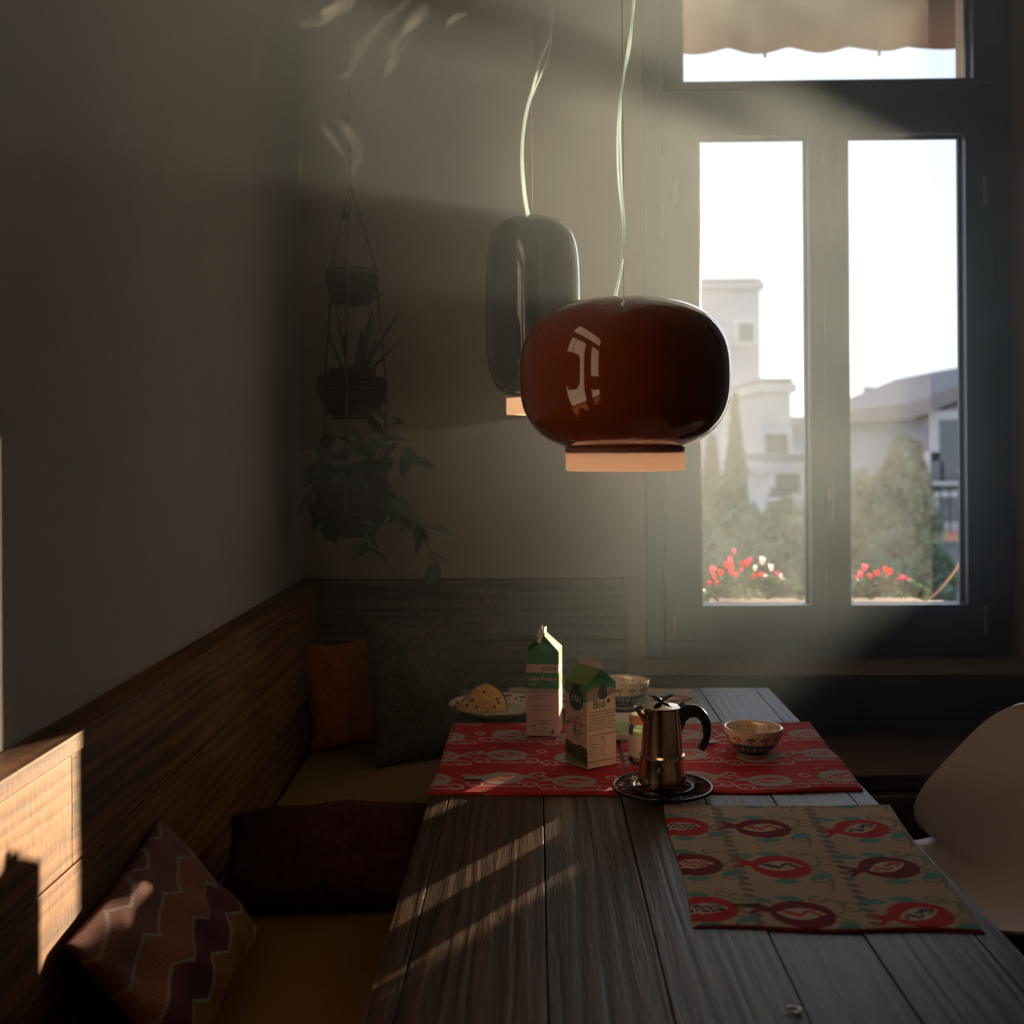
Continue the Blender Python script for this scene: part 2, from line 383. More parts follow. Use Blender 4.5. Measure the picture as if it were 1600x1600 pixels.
box('ledge', ((XL+PANEL)/2+0.003, (-2.0+YB)/2-0.002, CAPZ-0.0155), (PANEL-XL-0.003, YB+2.0-0.006, 0.027), M_panel, bench, 0.0015)
box('ledge', ((PANEL+BX1)/2, YB-0.028, CAPZ-0.0155), (BX1-PANEL-0.004, 0.050, 0.027), M_panelX, bench, 0.0015)
# low boards under the window, shade painted in as a darker wood colour
LZ = at(1400, 1057, y=YB-0.03).z
M_lowb = wood('shade darkened low boards', (0.012, 0.012, 0.016), (0.035, 0.033, 0.04), 'X', 0.5)
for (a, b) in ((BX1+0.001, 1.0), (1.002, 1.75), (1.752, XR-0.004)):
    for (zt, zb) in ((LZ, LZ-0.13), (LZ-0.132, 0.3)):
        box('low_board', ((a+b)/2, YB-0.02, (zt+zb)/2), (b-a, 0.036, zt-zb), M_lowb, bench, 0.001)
# seat and front
SX = -0.215; SY = 3.02
box('seat_board', ((PANEL+SX)/2, (-1.9+SY)/2, SEATZ-0.015), (SX-PANEL, SY+1.9, 0.03), M_bench, bench, 0.003)
box('seat_board', ((PANEL+2.1)/2, (SY+YB-0.055)/2+0.0005, SEATZ-0.015), (2.1-PANEL, YB-0.055-SY, 0.03), M_bench, bench, 0.003)
box('bench_front', (SX-0.03, 0.55, 0.21), (0.025, 4.9, 0.42), M_bench, bench, 0.002)
box('bench_front', (0.93, SY+0.03, 0.21), (2.3, 0.025, 0.42), M_bench, bench, 0.002)

# ------------------------------------------------------------------ soft furnishings
def cushion_mesh(w, h, t, n=26, pinch=0.06, seed=1):
    """pillow with pointed corners, local XY plane, thickness in Z, from corner (0,0) centred"""
    r = random.Random(seed); ph = [r.uniform(0, 6) for _ in range(6)]
    V, Fc = [], []
    for side in (1, -1):
        for j in range(n+1):
            for i in range(n+1):
                u = -1+2*i/n; v = -1+2*j/n
                e = (1-u*u)*(1-v*v)
                z = side*t*0.5*(max(e, 0)**0.42)
                z += side*0.006*math.sin(7*u+ph[0]+3*v)*min(1, e*3)+side*0.004*math.sin(11*v+ph[1]-4*u)*min(1, e*3)
                k = 1-pinch*(1-abs(v)**2)*abs(u); k2 = 1-pinch*(1-abs(u)**2)*abs(v)
                V.append((u*w/2*k, v*h/2*k2, z))
    m1 = (n+1)*(n+1)
    for s in (0, 1):
        for j in range(n):
            for i in range(n):
                a = s*m1+j*(n+1)+i; q = (a, a+1, a+n+2, a+n+1); Fc.append(q if s == 0 else q[::-1])
    return V, Fc
def cushion(name, label, w, h, t, m, mtx, paint=None, n=26, seed=1, pinch=0.06, piping=None):
    V, Fc = cushion_mesh(w, h, t, n, pinch, seed)
    bm = bmesh.new(); vv = [bm.verts.new(v) for v in V]
    for f in Fc: bm.faces.new([vv[i] for i in f])
    bmesh.ops.remove_doubles(bm, verts=bm.verts, dist=1e-5)
    o = from_bm(bm, name, m, None, smooth=True); o.matrix_world = mtx
    if paint: painted(o, paint)
    tag(o, label, 'cushion'); return o
def frame_mtx(origin, xdir, ydir):
    X = Vector(xdir).normalized(); Z = X.cross(Vector(ydir)).normalized(); Y = Z.cross(X)
    return Matrix.Translation(origin) @ Matrix((X, Y, Z)).transposed().to_4x4()

# ochre seat pads
M_ochre = cloth('ochre pad cloth', (0.26, 0.135, 0.030), (0.16, 0.08, 0.017), 300, axis=(1, 4, 1))
M_ochre2 = cloth('faded ochre pad cloth', (0.30, 0.20, 0.075), (0.2, 0.125, 0.045), 300, axis=(1, 4, 1))
M_brownpad = cloth('brown pad cloth', (0.10, 0.05, 0.035), (0.06, 0.03, 0.02), 300)
def pad(label, x0, x1, y0, y1, m, h=0.045):
    bm = bmesh.new(); addbox(bm, (0, 0, 0), (x1-x0, y1-y0, h))
    bmesh.ops.subdivide_edges(bm, edges=bm.edges, cuts=8, use_grid_fill=True)
    for v in bm.verts:
        if v.co.z > 0: v.co.z += 0.006*math.sin(v.co.x*14+y0)*math.cos(v.co.y*9)
    bmesh.ops.bevel(bm, geom=[e for e in bm.edges if e.calc_face_angle(0) > 1.0], offset=0.012, segments=3, affect='EDGES')
    o = from_bm(bm, 'seat_pad', m, None, ((x0+x1)/2, (y0+y1)/2, SEATZ+h/2+0.001), smooth=True, ang=60)
    return tag(o, label, 'cushion')
pad('ochre ribbed seat pad on the bench between pink zigzag cushion and table', PANEL+0.004, SX, 0.2, 2.22, M_ochre)
pad('faded ochre seat pad in bench corner behind the dark maroon cushion', PANEL+0.004, SX, 2.24, 3.49, M_ochre2)
pad('dark brown seat pad on the back bench under the window', SX+0.004, 2.05, 3.05, 3.49, M_brownpad)

# pink zigzag cushion
M_pink = vcol('pink knit print', 0.9, 0.15, weave=0.6)
def zig(co):
    x, y = co[:, 0]/(U.length*0.52), co[:, 1]/0.145
    # stepped lines running along the local y axis
    X = (1-x)/2
    f = (y*2.0+0.30) % 1.0; tri = np.where(f < 0.30, f/0.30, (1-f)/0.70)
    q = X*4.3 - 0.30*y + 0.42*tri - 0.50
    band = np.floor(q); fr = q-band
    pal = np.array([(0.24, 0.125, 0.125), (0.32, 0.15, 0.125), (0.16, 0.065, 0.075), (0.26, 0.145, 0.05), (0.26, 0.145, 0.05)])
    c = pal[np.clip(band.astype(int), 0, 4)]
    line = (fr < 0.07) | (fr > 0.965)
    c = np.where(line[:, None], np.array((0.34, 0.32, 0.30)), c)
    rib = 0.85+0.15*np.sin(co[:, 1]*1400)
    return c*rib[:, None]
A = at(264, 1262, x=-0.655); B = at(128, 1446, x=-0.650); wv = Vector((0.150, 0.0, -0.185))
U = (B-A)
cen = A + U*0.5 + wv*0.5 + Vector((-0.006, 0.0, -0.030))
nrm = wv.cross(U).normalized(); wv = U.cross(nrm).normalized()*wv.length
if wv.z > 0: wv = -wv
cushion('cushion', 'pink cushion with pale zigzag lines leaning on the left boards in the foreground', U.length*1.04, 0.27, 0.085, M_pink,
        frame_mtx(cen, -wv, U) @ Matrix.Rotation(0, 4, 'Z'), zig, n=150, seed=3, pinch=0.05)
bpy.data.objects['cushion'].scale = (0.27/(U.length*1.04), U.length*1.04/0.27, 1)
M_maroon = cloth('maroon cloth', (0.075, 0.018, 0.014), (0.035, 0.010, 0.008), 60)
cushion('cushion', 'dark maroon cushion lying across the bench beside the near half of the table', 0.43, 0.27, 0.15, M_maroon,
        frame_mtx((-0.425, 2.26, 0.567), (1, 0.10, 0.02), (0.03, 0.75, 0.34)), seed=5)
M_orange = cloth('orange velvet', (0.55, 0.14, 0.025), (0.38, 0.085, 0.015), 40)
oc = at(538, 1105, y=3.33)
cushion('cushion', 'orange cushion standing in the corner of the bench', 0.27, 0.33, 0.12, M_orange,
        frame_mtx((oc.x+0.01, 3.35, 0.660), (1, 0.25, 0.10), (-0.12, 0.22, 1)), seed=8, pinch=0.12)
M_paisley = vcol('paisley print', 0.9, 0.15, weave=0.5)
def paisley(co):
    x, y = co[:, 0], co[:, 1]
    a = np.sin(x*210+3*np.sin(y*120))*np.cos(y*190+2.5*np.sin(x*97)); b = np.sin(np.hypot(x-0.04, y+0.07)*210)*0.6+np.sin(np.hypot(x+0.06, y-0.08)*190)*0.5
    c = np.where((a > 0.25)[:, None], np.array((0.135, 0.095, 0.065)), np.array((0.085, 0.062, 0.045)))
    return np.where((b > 0.75)[:, None], np.array((0.10, 0.05, 0.045)), c)
pc = at(655, 1092, y=3.22)
cushion('cushion', 'taupe paisley patterned cushion standing between orange cushion and cake plate', 0.30, 0.42, 0.13, M_paisley,
        frame_mtx((pc.x, 3.24, 0.70), (1, 0.45, 0.02), (0.02, 0.24, 1)), paisley, n=80, seed=9, pinch=0.04)

# ------------------------------------------------------------------ table
M_table = wood('weathered table wood', (0.012, 0.0055, 0.003), (0.078, 0.036, 0.019), 'Y', 0.40, 1.0, spec=0.25, fine=1.3)
M_tframe = wood('table frame wood', (0.02, 0.012, 0.008), (0.08, 0.045, 0.03), 'Y', 0.5)
def tx(px, py): return at(px, py, z=TZ).x
TY1 = at(1000, 1075, z=TZ).y; TY0 = 0.55
TX0 = (tx(665, 1240)+tx(572, 1600))/2; TX1 = (tx(1350, 1233)+tx(1600, 1488))/2
print('table', TX0, TX1, TY1, 'cap', CAPZ, 'bx1', BX1, 'win', WX0, WX1, WZ0, GZ0, GZ1, TZ0)
table = thing('dining_table', 'long rustic dining table of dark weathered planks with breakfast on it', 'table', ((TX0+TX1)/2, (TY0+TY1)/2, 0))
def tl_(p): return (p[0]-table.location.x, p[1]-table.location.y, p[2])
g = [TX0, TX0+0.038, tx(852, 1400), tx(1050, 1580), tx(1268, 1600), tx(1443, 1600), TX1-0.040, TX1]
for i, (a, b) in enumerate(zip(g[:-1], g[1:])):
    d = 0.0 if i in (0, 6) else random.uniform(-0.0008, 0.0004)
    wear = 0.0018
    box('plank' if i not in (0, 6) else 'edge_strip', tl_(((a+b)/2, (TY0+TY1)/2, TZ-0.02+d)), (b-a-wear, TY1-TY0, 0.04), M_table, table, 0.0016)
box('apron', tl_((TX0+0.06, (TY0+TY1)/2, 0.665)), (0.025, TY1-TY0-0.24, 0.085), M_tframe, table)
box('apron', tl_((TX1-0.06, (TY0+TY1)/2, 0.665)), (0.025, TY1-TY0-0.24, 0.085), M_tframe, table)
box('apron', tl_(((TX0+TX1)/2, TY0+0.08, 0.665)), (TX1-TX0-0.2, 0.025, 0.085), M_tframe, table)
box('apron', tl_(((TX0+TX1)/2, TY1-0.08, 0.665)), (TX1-TX0-0.2, 0.025, 0.085), M_tframe, table)
for lx in (TX0+0.07, TX1-0.07):
    for ly in (TY0+0.09, TY1-0.09): box('leg', tl_((lx, ly, 0.355)), (0.07, 0.07, 0.71), M_tframe, table, 0.004)

# ------------------------------------------------------------------ printed placemats
def seg_d(x, y, pts):
    d = np.full(x.shape, 9.0)
    for (x0, y0), (x1, y1) in zip(pts[:-1], pts[1:]):
        L2 = (x1-x0)**2+(y1-y0)**2+1e-12; t = np.clip(((x-x0)*(x1-x0)+(y-y0)*(y1-y0))/L2, 0, 1)
        d = np.minimum(d, np.hypot(x-x0-t*(x1-x0), y-y0-t*(y1-y0)))
    return d
def spiral(cx, cy, r0, a0, turns, sgn, n=16):
    return [(cx+r0*(1-0.75*k/n)*math.cos(a0+sgn*turns*2*math.pi*k/n), cy+r0*(1-0.75*k/n)*math.sin(a0+sgn*turns*2*math.pi*k/n)) for k in range(n+1)]
def leaf_m(x, y, cx, cy, l, w, a):
    u = ((x-cx)*math.cos(a)+(y-cy)*math.sin(a))/l; v = (-(x-cx)*math.sin(a)+(y-cy)*math.cos(a))/w
    return np.abs(v) < np.maximum(0, 1-u*u)
def pomegranate(c, x, y, cx, cy, s, a, body, inner, seed, flip=1):
    near = np.hypot(x-cx, y-cy) < 0.11*s; xs, ys = x[near], y[near]
    u = ((xs-cx)*math.cos(a)+(ys-cy)*math.sin(a))/s; v = (-(xs-cx)*math.sin(a)+(ys-cy)*math.cos(a))/s*flip
    cc = c[near]
    B = (np.hypot(u/0.043, v/0.042) < 1) | ((u < -0.036) & (u > -0.054) & (np.abs(v) < 0.010))
    crown = (u < -0.050) & (u > -0.068) & (np.abs(np.abs(v)-(-u-0.046)*0.85) < 0.0048) | ((u < -0.050) & (u > -0.064) & (np.abs(v) < 0.0035))
    cc[B | crown] = body
    I = np.abs(v+0.002+0.25*u) < 0.0185*np.maximum(0, 1-((u+0.002)/0.032)**2); cc[I] = inner
    rr = random.Random(int(cx*1000)+5)
    S = np.zeros(u.shape, bool)
    for k in range(18):
        uu = -0.024+0.046*k/17; vv = -0.25*uu-0.002+rr.uniform(-1, 1)*0.011*max(0.2, 1-(uu/0.032)**2)
        S |= np.hypot((u-uu)/0.0034, (v-vv)/0.0032) < 1
    cc[S & I] = seed
    c[near] = cc
def mat_base(nx, ny, w, h): pass
def placemat(name, label, corners, painter, m, nx, ny, wave=0.0012, lift=None):
    """corners far-left, far-right, near-right, near-left (world); paint coords: x across 0..W, y 0 far..H near"""
    fl_, fr_, nr_, nl_ = [Vector(c) for c in corners]
    W = ((fr_-fl_).length+(nr_-nl_).length)/2; H = ((nl_-fl_).length+(nr_-fr_).length)/2
    s, t = np.meshgrid(np.linspace(0, 1, nx), np.linspace(0, 1, ny))
    cen = (fl_+fr_+nr_+nl_)/4
    P = np.zeros((ny, nx, 3), np.float64)
    for k in range(2):
        P[..., k] = (fl_[k]*(1-s)*(1-t)+fr_[k]*s*(1-t)+nr_[k]*s*t+nl_[k]*(1-s)*t)-cen[k]
    # hems are not ruler-straight
    P[..., 1] += 0.004*np.sin(s*9+fl_.x*30)*(t**6) + 0.003*np.sin(s*7+1)*((1-t)**6)
    P[..., 0] += 0.003*np.sin(t*8+2)*(s**6) - 0.0025*np.sin(t*7)*((1-s)**6)
    zz = wave*(np.sin(s*11+t*4+fl_.x*9)*0.5+np.sin(t*17-s*3)*0.5+1.0)
    edge = np.minimum(np.minimum(s, 1-s)*W, np.minimum(t, 1-t)*H)
    zz = zz + 0.0022 + 0.0010*np.exp(-((edge-0.010)/0.003)**2) - 0.0012*(edge < 0.003)
    if lift is not None: zz = zz + lift(s, t)
    P[..., 2] = zz
    V = P.reshape(-1, 3); c = painter(s.ravel()*W, t.ravel()*H, W, H)
    idx = np.arange(nx*ny).reshape(ny, nx)
    q = np.stack([idx[:-1, :-1], idx[1:, :-1], idx[1:, 1:], idx[:-1, 1:]], -1).reshape(-1, 4)
    ring = np.concatenate([idx[0, :], idx[1:, -1], idx[-1, -2::-1], idx[-2:0:-1, 0]]); nr = len(ring)
    V2 = V[ring].copy(); V2[:, 2] = 0.0002; base = nx*ny
    r = np.arange(nr); sk = np.stack([ring, ring[(r+1) % nr], base+(r+1) % nr, base+r], -1)
    V = np.vstack([V, V2]); c = np.vstack([c, c[ring]*0.8]); q = np.vstack([q, sk])
    me = bpy.data.meshes.new(name); me.vertices.add(len(V)); me.vertices.foreach_set('co', V.astype(np.float32).ravel())
    me.loops.add(len(q)*4); me.loops.foreach_set('vertex_index', q.astype(np.int32).ravel())
    me.polygons.add(len(q)); me.polygons.foreach_set('loop_start', np.arange(0, len(q)*4, 4, dtype=np.int32))
    me.polygons.foreach_set('loop_total', np.full(len(q), 4, np.int32)); me.update(calc_edges=True)
    me.polygons.foreach_set('use_smooth', np.ones(len(q), bool))
    a = me.color_attributes.new('Col', 'FLOAT_COLOR', 'POINT'); cc = np.ones((len(V), 4), np.float32); cc[:, :3] = c; a.data.foreach_set('color', cc.ravel())
    o = link(name, me, m, None, (cen.x, cen.y, TZ)); tag(o, label, 'placemat'); return o
def braid(c, x, y, bx, W, H, colr, ph=0.0):
    k = 0; yy = 0.004+ph
    while yy < H:
        mk = np.hypot(((x-bx)*math.cos(R(35))+(y-yy)*math.sin(R(35)))/0.0105, (-(x-bx)*math.sin(R(35))+(y-yy)*math.cos(R(35)))/0.0072) < 1; c[mk] = colr; yy += 0.0225; k += 1
GREY = (0.17, 0.16, 0.17); TEAL = (0.10, 0.27, 0.25); SAGE = (0.20, 0.20, 0.16)
def paint_beige(x, y, W, H):
    c = np.tile(np.array((0.42, 0.33, 0.25)), (len(x), 1)).astype(np.float64)
    n = (np.sin(x*2500)+np.sin(y*2300))*0.035; c *= (1+n)[:, None]
    red, bur, cream = (0.42, 0.018, 0.03), (0.17, 0.010, 0.022), (0.50, 0.40, 0.31)
    cols = [(0.020*W/0.40, 1), (0.150, -1), (0.315, 1)]
    COLS = (0.022, 0.155, 0.318) if W < 0.45 else (0.04, 0.16, 0.29, 0.425)
    for ci, cx in enumerate(COLS):
        for r_ in range(-1, 4):
            cy = 0.125+0.172*r_ - 0.010*(ci == 0)
            tend = [spiral(cx+0.048, cy+0.045, 0.026, R(200), 1.1, 1), spiral(cx+0.070, cy-0.030, 0.020, R(100), 1.0, -1),
                    [(cx+0.046, cy+0.004), (cx+0.062, cy+0.020), (cx+0.068, cy+0.05), (cx+0.060, cy+0.085)],
                    [(cx+0.046, cy+0.0), (cx+0.060, cy-0.01), (cx+0.062, cy-0.045), (cx+0.04, cy-0.055)],
                    spiral(cx+0.030, cy-0.058, 0.016, R(0), 0.9, 1)]
            for p in tend: c[seg_d(x, y, p) < 0.0024] = SAGE
            for lx, ly, la in ((0.0, 0.055, -5), (-0.055, -0.045, 8), (0.055, 0.035, -30), (-0.01, -0.052, 8)):
                c[leaf_m(x, y, cx+lx, cy+ly, 0.022, 0.0105, R(la))] = TEAL
    for bx in (0.090, 0.248): braid(c, x, y, bx, W, H, GREY)
    for ci, cx in enumerate(COLS):
        for r_ in range(-1, 4):
            cy = 0.125+0.172*r_ - 0.010*(ci == 0); isred = ((r_+ci) % 2 == 0)
            b = red if isred else bur; sd = (0.03, 0.03, 0.05) if isred else (0.42, 0.03, 0.04)
            pomegranate(c, x, y, cx, cy, 1.05, R(14) if ci != 2 else R(-14), b, cream, sd)
    hem = (y > H-0.004); c[hem] = (0.16, 0.02, 0.03)
    return c
def paint_red(x, y, W, H):
    c = np.tile(np.array((0.40, 0.018, 0.028)), (len(x), 1)).astype(np.float64)
    c *= (1+0.16*np.sin(y*260+3*np.sin(x*20)))[:, None]; c[:, 1] += 0.010*(np.sin(y*170+x*9) > 0.5)
    pale, wht, org = (0.34, 0.29, 0.27), (0.46, 0.33, 0.33), (0.42, 0.11, 0.03)
    for ci, cx in enumerate((-0.005, 0.135, 0.275, 0.415)):
        for r_ in range(-1, 4):
            cy = 0.115+0.160*r_ + (0.0 if ci % 2 else 0.02)
            for p in (spiral(cx+0.052, cy+0.045, 0.022, R(200), 1.1, 1), spiral(cx-0.055, cy+0.040, 0.020, R(20), 1.0, -1),
                      [(cx-0.06, cy+0.055), (cx-0.02, cy+0.050), (cx+0.03, cy+0.056), (cx+0.07, cy+0.05)], spiral(cx+0.068, cy-0.03, 0.016, R(90), 0.9, -1)):
                c[seg_d(x, y, p) < 0.0024] = wht
            c[leaf_m(x, y, cx+0.055, cy+0.0, 0.016, 0.006, R(20))] = org
            c[leaf_m(x, y, cx-0.03, cy-0.055, 0.015, 0.005, R(-25))] = org
    for ci, cx in enumerate((-0.005, 0.135, 0.275, 0.415)):
        for r_ in range(-1, 4):
            cy = 0.115+0.160*r_ + (0.0 if ci % 2 else 0.02)
            pomegranate(c, x, y, cx, cy, 0.98, R(168 if (ci+r_) % 2 else 12), pale, (0.38, 0.02, 0.03), (0.46, 0.36, 0.33))
    return c
M_mat = vcol('woven placemat print', 0.85, 0.15, weave=0.45)
T = lambda px, py: at(px, py, z=TZ+0.003)
placemat('placemat', 'beige placemat with red pomegranates and grey braids nearest the white chair', [T(1037, 1258), T(1388, 1257), T(1541, 1456), T(1086, 1449)], paint_beige, M_mat, 350, 440)
placemat('placemat', 'red placemat with pale pomegranates under the two milk cartons', [T(711, 1128), T(962, 1130), T(978, 1242), T(668, 1240)], paint_red, M_mat, 300, 400)
placemat('placemat', 'red placemat under the small empty bowl at the right table edge', [T(966, 1129), T(1264, 1128), T(1351, 1235), T(981, 1240)], paint_red, M_mat, 320, 380, wave=0.0022)
placemat('placemat', 'far beige pomegranate placemat at the head of the table under the rear bowl', [T(797, 1074), T(1079, 1075.5), T(1096, 1108), T(790, 1109)], paint_beige, M_mat, 300, 200)
pms = [o for o in bpy.data.objects if o.name.startswith('placemat')]
M_tag = cloth('woven tag', (0.33, 0.30, 0.25), (0.22, 0.2, 0.17), 900)
for pm, (cx_, cy_) in zip(pms, ((1163, 1412), (740, 1218), (1098, 1217), (1000, 1100))):
    q = T(cx_, cy_); bm = bmesh.new(); addbox(bm, (0, 0, 0), (0.034, 0.022, 0.0008), None, 0.0)
    from_bm(bm, 'care_tag', M_tag, pm, (q.x-pm.location.x, q.y-pm.location.y, 0.0068), label='small pale stitched tag')

# ------------------------------------------------------------------ pendant lamps
M_orangeglass = mat('orange lacquered glass', (0.30, 0.055, 0.008), 0.05, spec=0.6, coat=1.0)
M_greyglass = mat('dark grey lacquered glass', (0.018, 0.020, 0.021), 0.05, spec=0.6, coat=1.0)
M_opal = mat('opal glass collar', (0.85, 0.72, 0.62), 0.25, spec=0.5)
tl = N(M_opal, 'ShaderNodeBsdfTranslucent'); tl.inputs[0].default_value = (0.95, 0.80, 0.68, 1); mx = N(M_opal, 'ShaderNodeMixShader'); mx.inputs[0].default_value = 0.8
L(M_opal, BS(M_opal).outputs[0], mx.inputs[1]); L(M_opal, tl.outputs[0], mx.inputs[2]); L(M_opal, mx.outputs[0], M_opal.node_tree.nodes['Material Output'].inputs[0])
M_cable = mat('clear cable', (0.85, 0.85, 0.75), 0.2, spec=0.8)
tl = N(M_cable, 'ShaderNodeBsdfTranslucent'); tl.inputs[0].default_value = (0.78, 0.95, 1.0, 1); mx = N(M_cable, 'ShaderNodeMixShader'); mx.inputs[0].default_value = 0.6
L(M_cable, BS(M_cable).outputs[0], mx.inputs[1]); L(M_cable, tl.outputs[0], mx.inputs[2]); L(M_cable, mx.outputs[0], M_cable.node_tree.nodes['Material Output'].inputs[0])
M_steel = mat('brushed steel', (0.62, 0.56, 0.50), 0.22, 1.0)
def superprof(Rr, H, nbot, ntop, rb, rt, k=28):
    """rounded barrel: radius Rr, height H, bottom opening rb, top opening rt"""
    out = []
    for i in range(k+1):
        t = -1+2*i/k; n = nbot if t < 0 else ntop
        a = math.asin(max(-1, min(1, t)))
        # superellipse param
        ca, sa = math.cos(a), math.sin(a)
        r = Rr*abs(ca)**(2/n) if abs(ca) > 1e-9 else 0; z = math.copysign(abs(sa)**(2/n), sa)*H/2
        if t < 0: r = max(r, rb)
        else: r = max(r, rt)
        out.append((r, z+H/2))
    return out
def pendant(label, glassmat, axis_px, y, ptop, pbot, pcol, Rr, Rc, n1, cable_px, wire_px):
    top = at(axis_px, ptop, y=y); bot = at(axis_px, pbot, y=y); col = at(axis_px, pcol, y=y)
    H = top.z-bot.z
    t = thing('pendant_lamp', label, 'pendant lamp', (bot.x, y, bot.z))
    k = 40; prof = []
    for i in range(k+1):
        a = -math.pi/2+math.pi*i/k; ca, sa = math.cos(a), math.sin(a)
        r = Rr*max(ca, 0)**(2/n1[0]); z = math.copysign(abs(sa)**(2/n1[1]), sa)*H/2+H/2
        if i < k/2 and r < Rc*0.98: r = Rc*0.98
        prof.append((max(r, 0.012) if i > k/2 else r, z))
    prof = [p for p in prof]
    prof += [(0.012, H+0.004), (0.0, H+0.004)]
    lathe('glass_body', prof, glassmat, t, n=96, ang=60)
    ch = bot.z-col.z
    collar_fill = bpy.data.lights.new('collar_fill', 'POINT'); collar_fill.energy = 0.9; collar_fill.color = (1.0, 0.82, 0.66); collar_fill.shadow_soft_size = 0.025  # added dim light inside the glass body, makes the collar glow
    bo = bpy.data.objects.new('collar_fill', collar_fill); COL.objects.link(bo); bo.parent = t; bo.location = (0, 0, 0.055)
    lathe('collar', [(Rc, 0.010), (Rc, -ch*0.5), (Rc, -ch+0.002), (Rc-0.002, -ch), (Rc-0.006, -ch)], M_opal, t, n=96)
    lathe('diffuser', [(0, 0.008), (Rc-0.009, 0.008), (Rc-0.009, 0.011), (0, 0.011)], M_opal, t, n=48)
    for cp, rad in cable_px:
        pts = [at(px, py, y=y)-t.location for px, py in cp]
        pts = [Vector((p.x, 0.0+off, p.z)) for p, off in zip(pts, np.linspace(0, 0.0, len(pts)))]
        tube('cable', smoothpath(pts, 8), rad, M_cable, t, n=6)
    tube('steel_wire', [Vector((0, 0, H)), Vector((at(wire_px, 10, y=y).x*0+0.0, 0, ZC-bot.z))], 0.0007, M_steel, t, n=5)
    lathe('ceiling_rose', [(0, ZC-bot.z-0.03), (0.05, ZC-bot.z-0.03), (0.055, ZC-bot.z-0.025), (0.055, ZC-bot.z-0.001), (0, ZC-bot.z-0.001)], M_opal, t)
    return t
YO_, YG_ = 2.0, 2.55
pendant('wide rounded orange glass pendant lamp hanging above the table', M_orangeglass, 976.5, YO_, 467, 707, 735, 0.5*328*2.0/1750, 0.5*185*2.0/1750, (3.0, 2.6),
        [([(959, 469), (970, 420), (974, 360), (966, 270), (966, 190), (976, 110), (988, 30), (994, -60), (985, -190), (976, -260)], 0.0024),
         ([(961, 469), (972, 410), (975, 350), (971, 270), (969, 200), (973, 130), (985, 70), (989, 0), (990, -90), (982, -200), (977, -260)], 0.0016)], 972)
pendant('tall dark grey glass pendant lamp behind the orange one', M_greyglass, 834, YG_, 340, 622, 648, 0.5*148*2.55/1750, 0.5*86*2.55/1750, (3.6, 4.2),
        [([(825, 341), (818, 300), (815, 240), (821, 180), (835, 130), (843, 98), (855, 70), (862, 40), (856, -30), (846, -90), (836, -160)], 0.0028),
         ([(828, 341), (821, 300), (817, 235), (825, 170), (845, 118), (856, 90), (861, 60), (863, 10), (850, -60), (838, -160)], 0.0017)], 831)

# ------------------------------------------------------------------ milk cartons
def carton(label, px, py, w, h, rz, gable, fin, facemats, lean=0.0):
    p = at(px, py, z=TZ+0.006)
    t = thing('milk_carton', label, 'carton', (p.x, p.y, TZ+0.0062), rz)
    a = w/2; hb = h
    V = [(-a, -a, 0), (a, -a, 0), (a, a, 0), (-a, a, 0), (-a, -a, hb), (a, -a, hb), (a, a, hb), (-a, a, hb)]
    return t, a, hb
def print_panel(name, m, parent, origin, X, Y, poly, off=0.0003, label=None):
    """flat printed shape lying on a face; X,Y face axes; poly in face coords"""
    Z = Vector(X).cross(Vector(Y)); o = Vector(origin)
    vs = [o+Vector(X)*u+Vector(Y)*v+Z*off for u, v in poly]
    vs2 = [v-Z*off*0.8 for v in vs]; n = len(vs)
    fs = [tuple(range(n))]+[(i, i+n, (i+1) % n+n, (i+1) % n) for i in range(n)]
    return raw(name, vs+vs2, fs, m, parent, label=label)
M_cwhite = mat('carton board white', (0.66, 0.50, 0.44), 0.45)
M_green = mat('carton green', (0.012, 0.22, 0.075), 0.4)
M_greend = mat('carton ink green', (0.02, 0.12, 0.06), 0.5)
M_ink = mat('carton ink grey', (0.12, 0.14, 0.12), 0.5)
M_lime = mat('carton lime', (0.13, 0.25, 0.03), 0.4)
M_navyink = mat('carton ink navy', (0.02, 0.025, 0.06), 0.4)
M_redink = mat('carton ink red', (0.35, 0.05, 0.04), 0.5)
M_meadow = mat('carton meadow print', (0.05, 0.09, 0.02), 0.5)
mv = coords(M_meadow, rnd=False); L(M_meadow, ramp(M_meadow, noise(M_meadow, mv, 60, 4, 0.6), [(0.35, (0.012, 0.03, 0.01)), (0.5, (0.05, 0.09, 0.02)), (0.62, (0.14, 0.06, 0.025))]), BS(M_meadow).inputs['Base Color'])
M_greyzone = mat('carton warm grey', (0.30, 0.25, 0.21), 0.5)

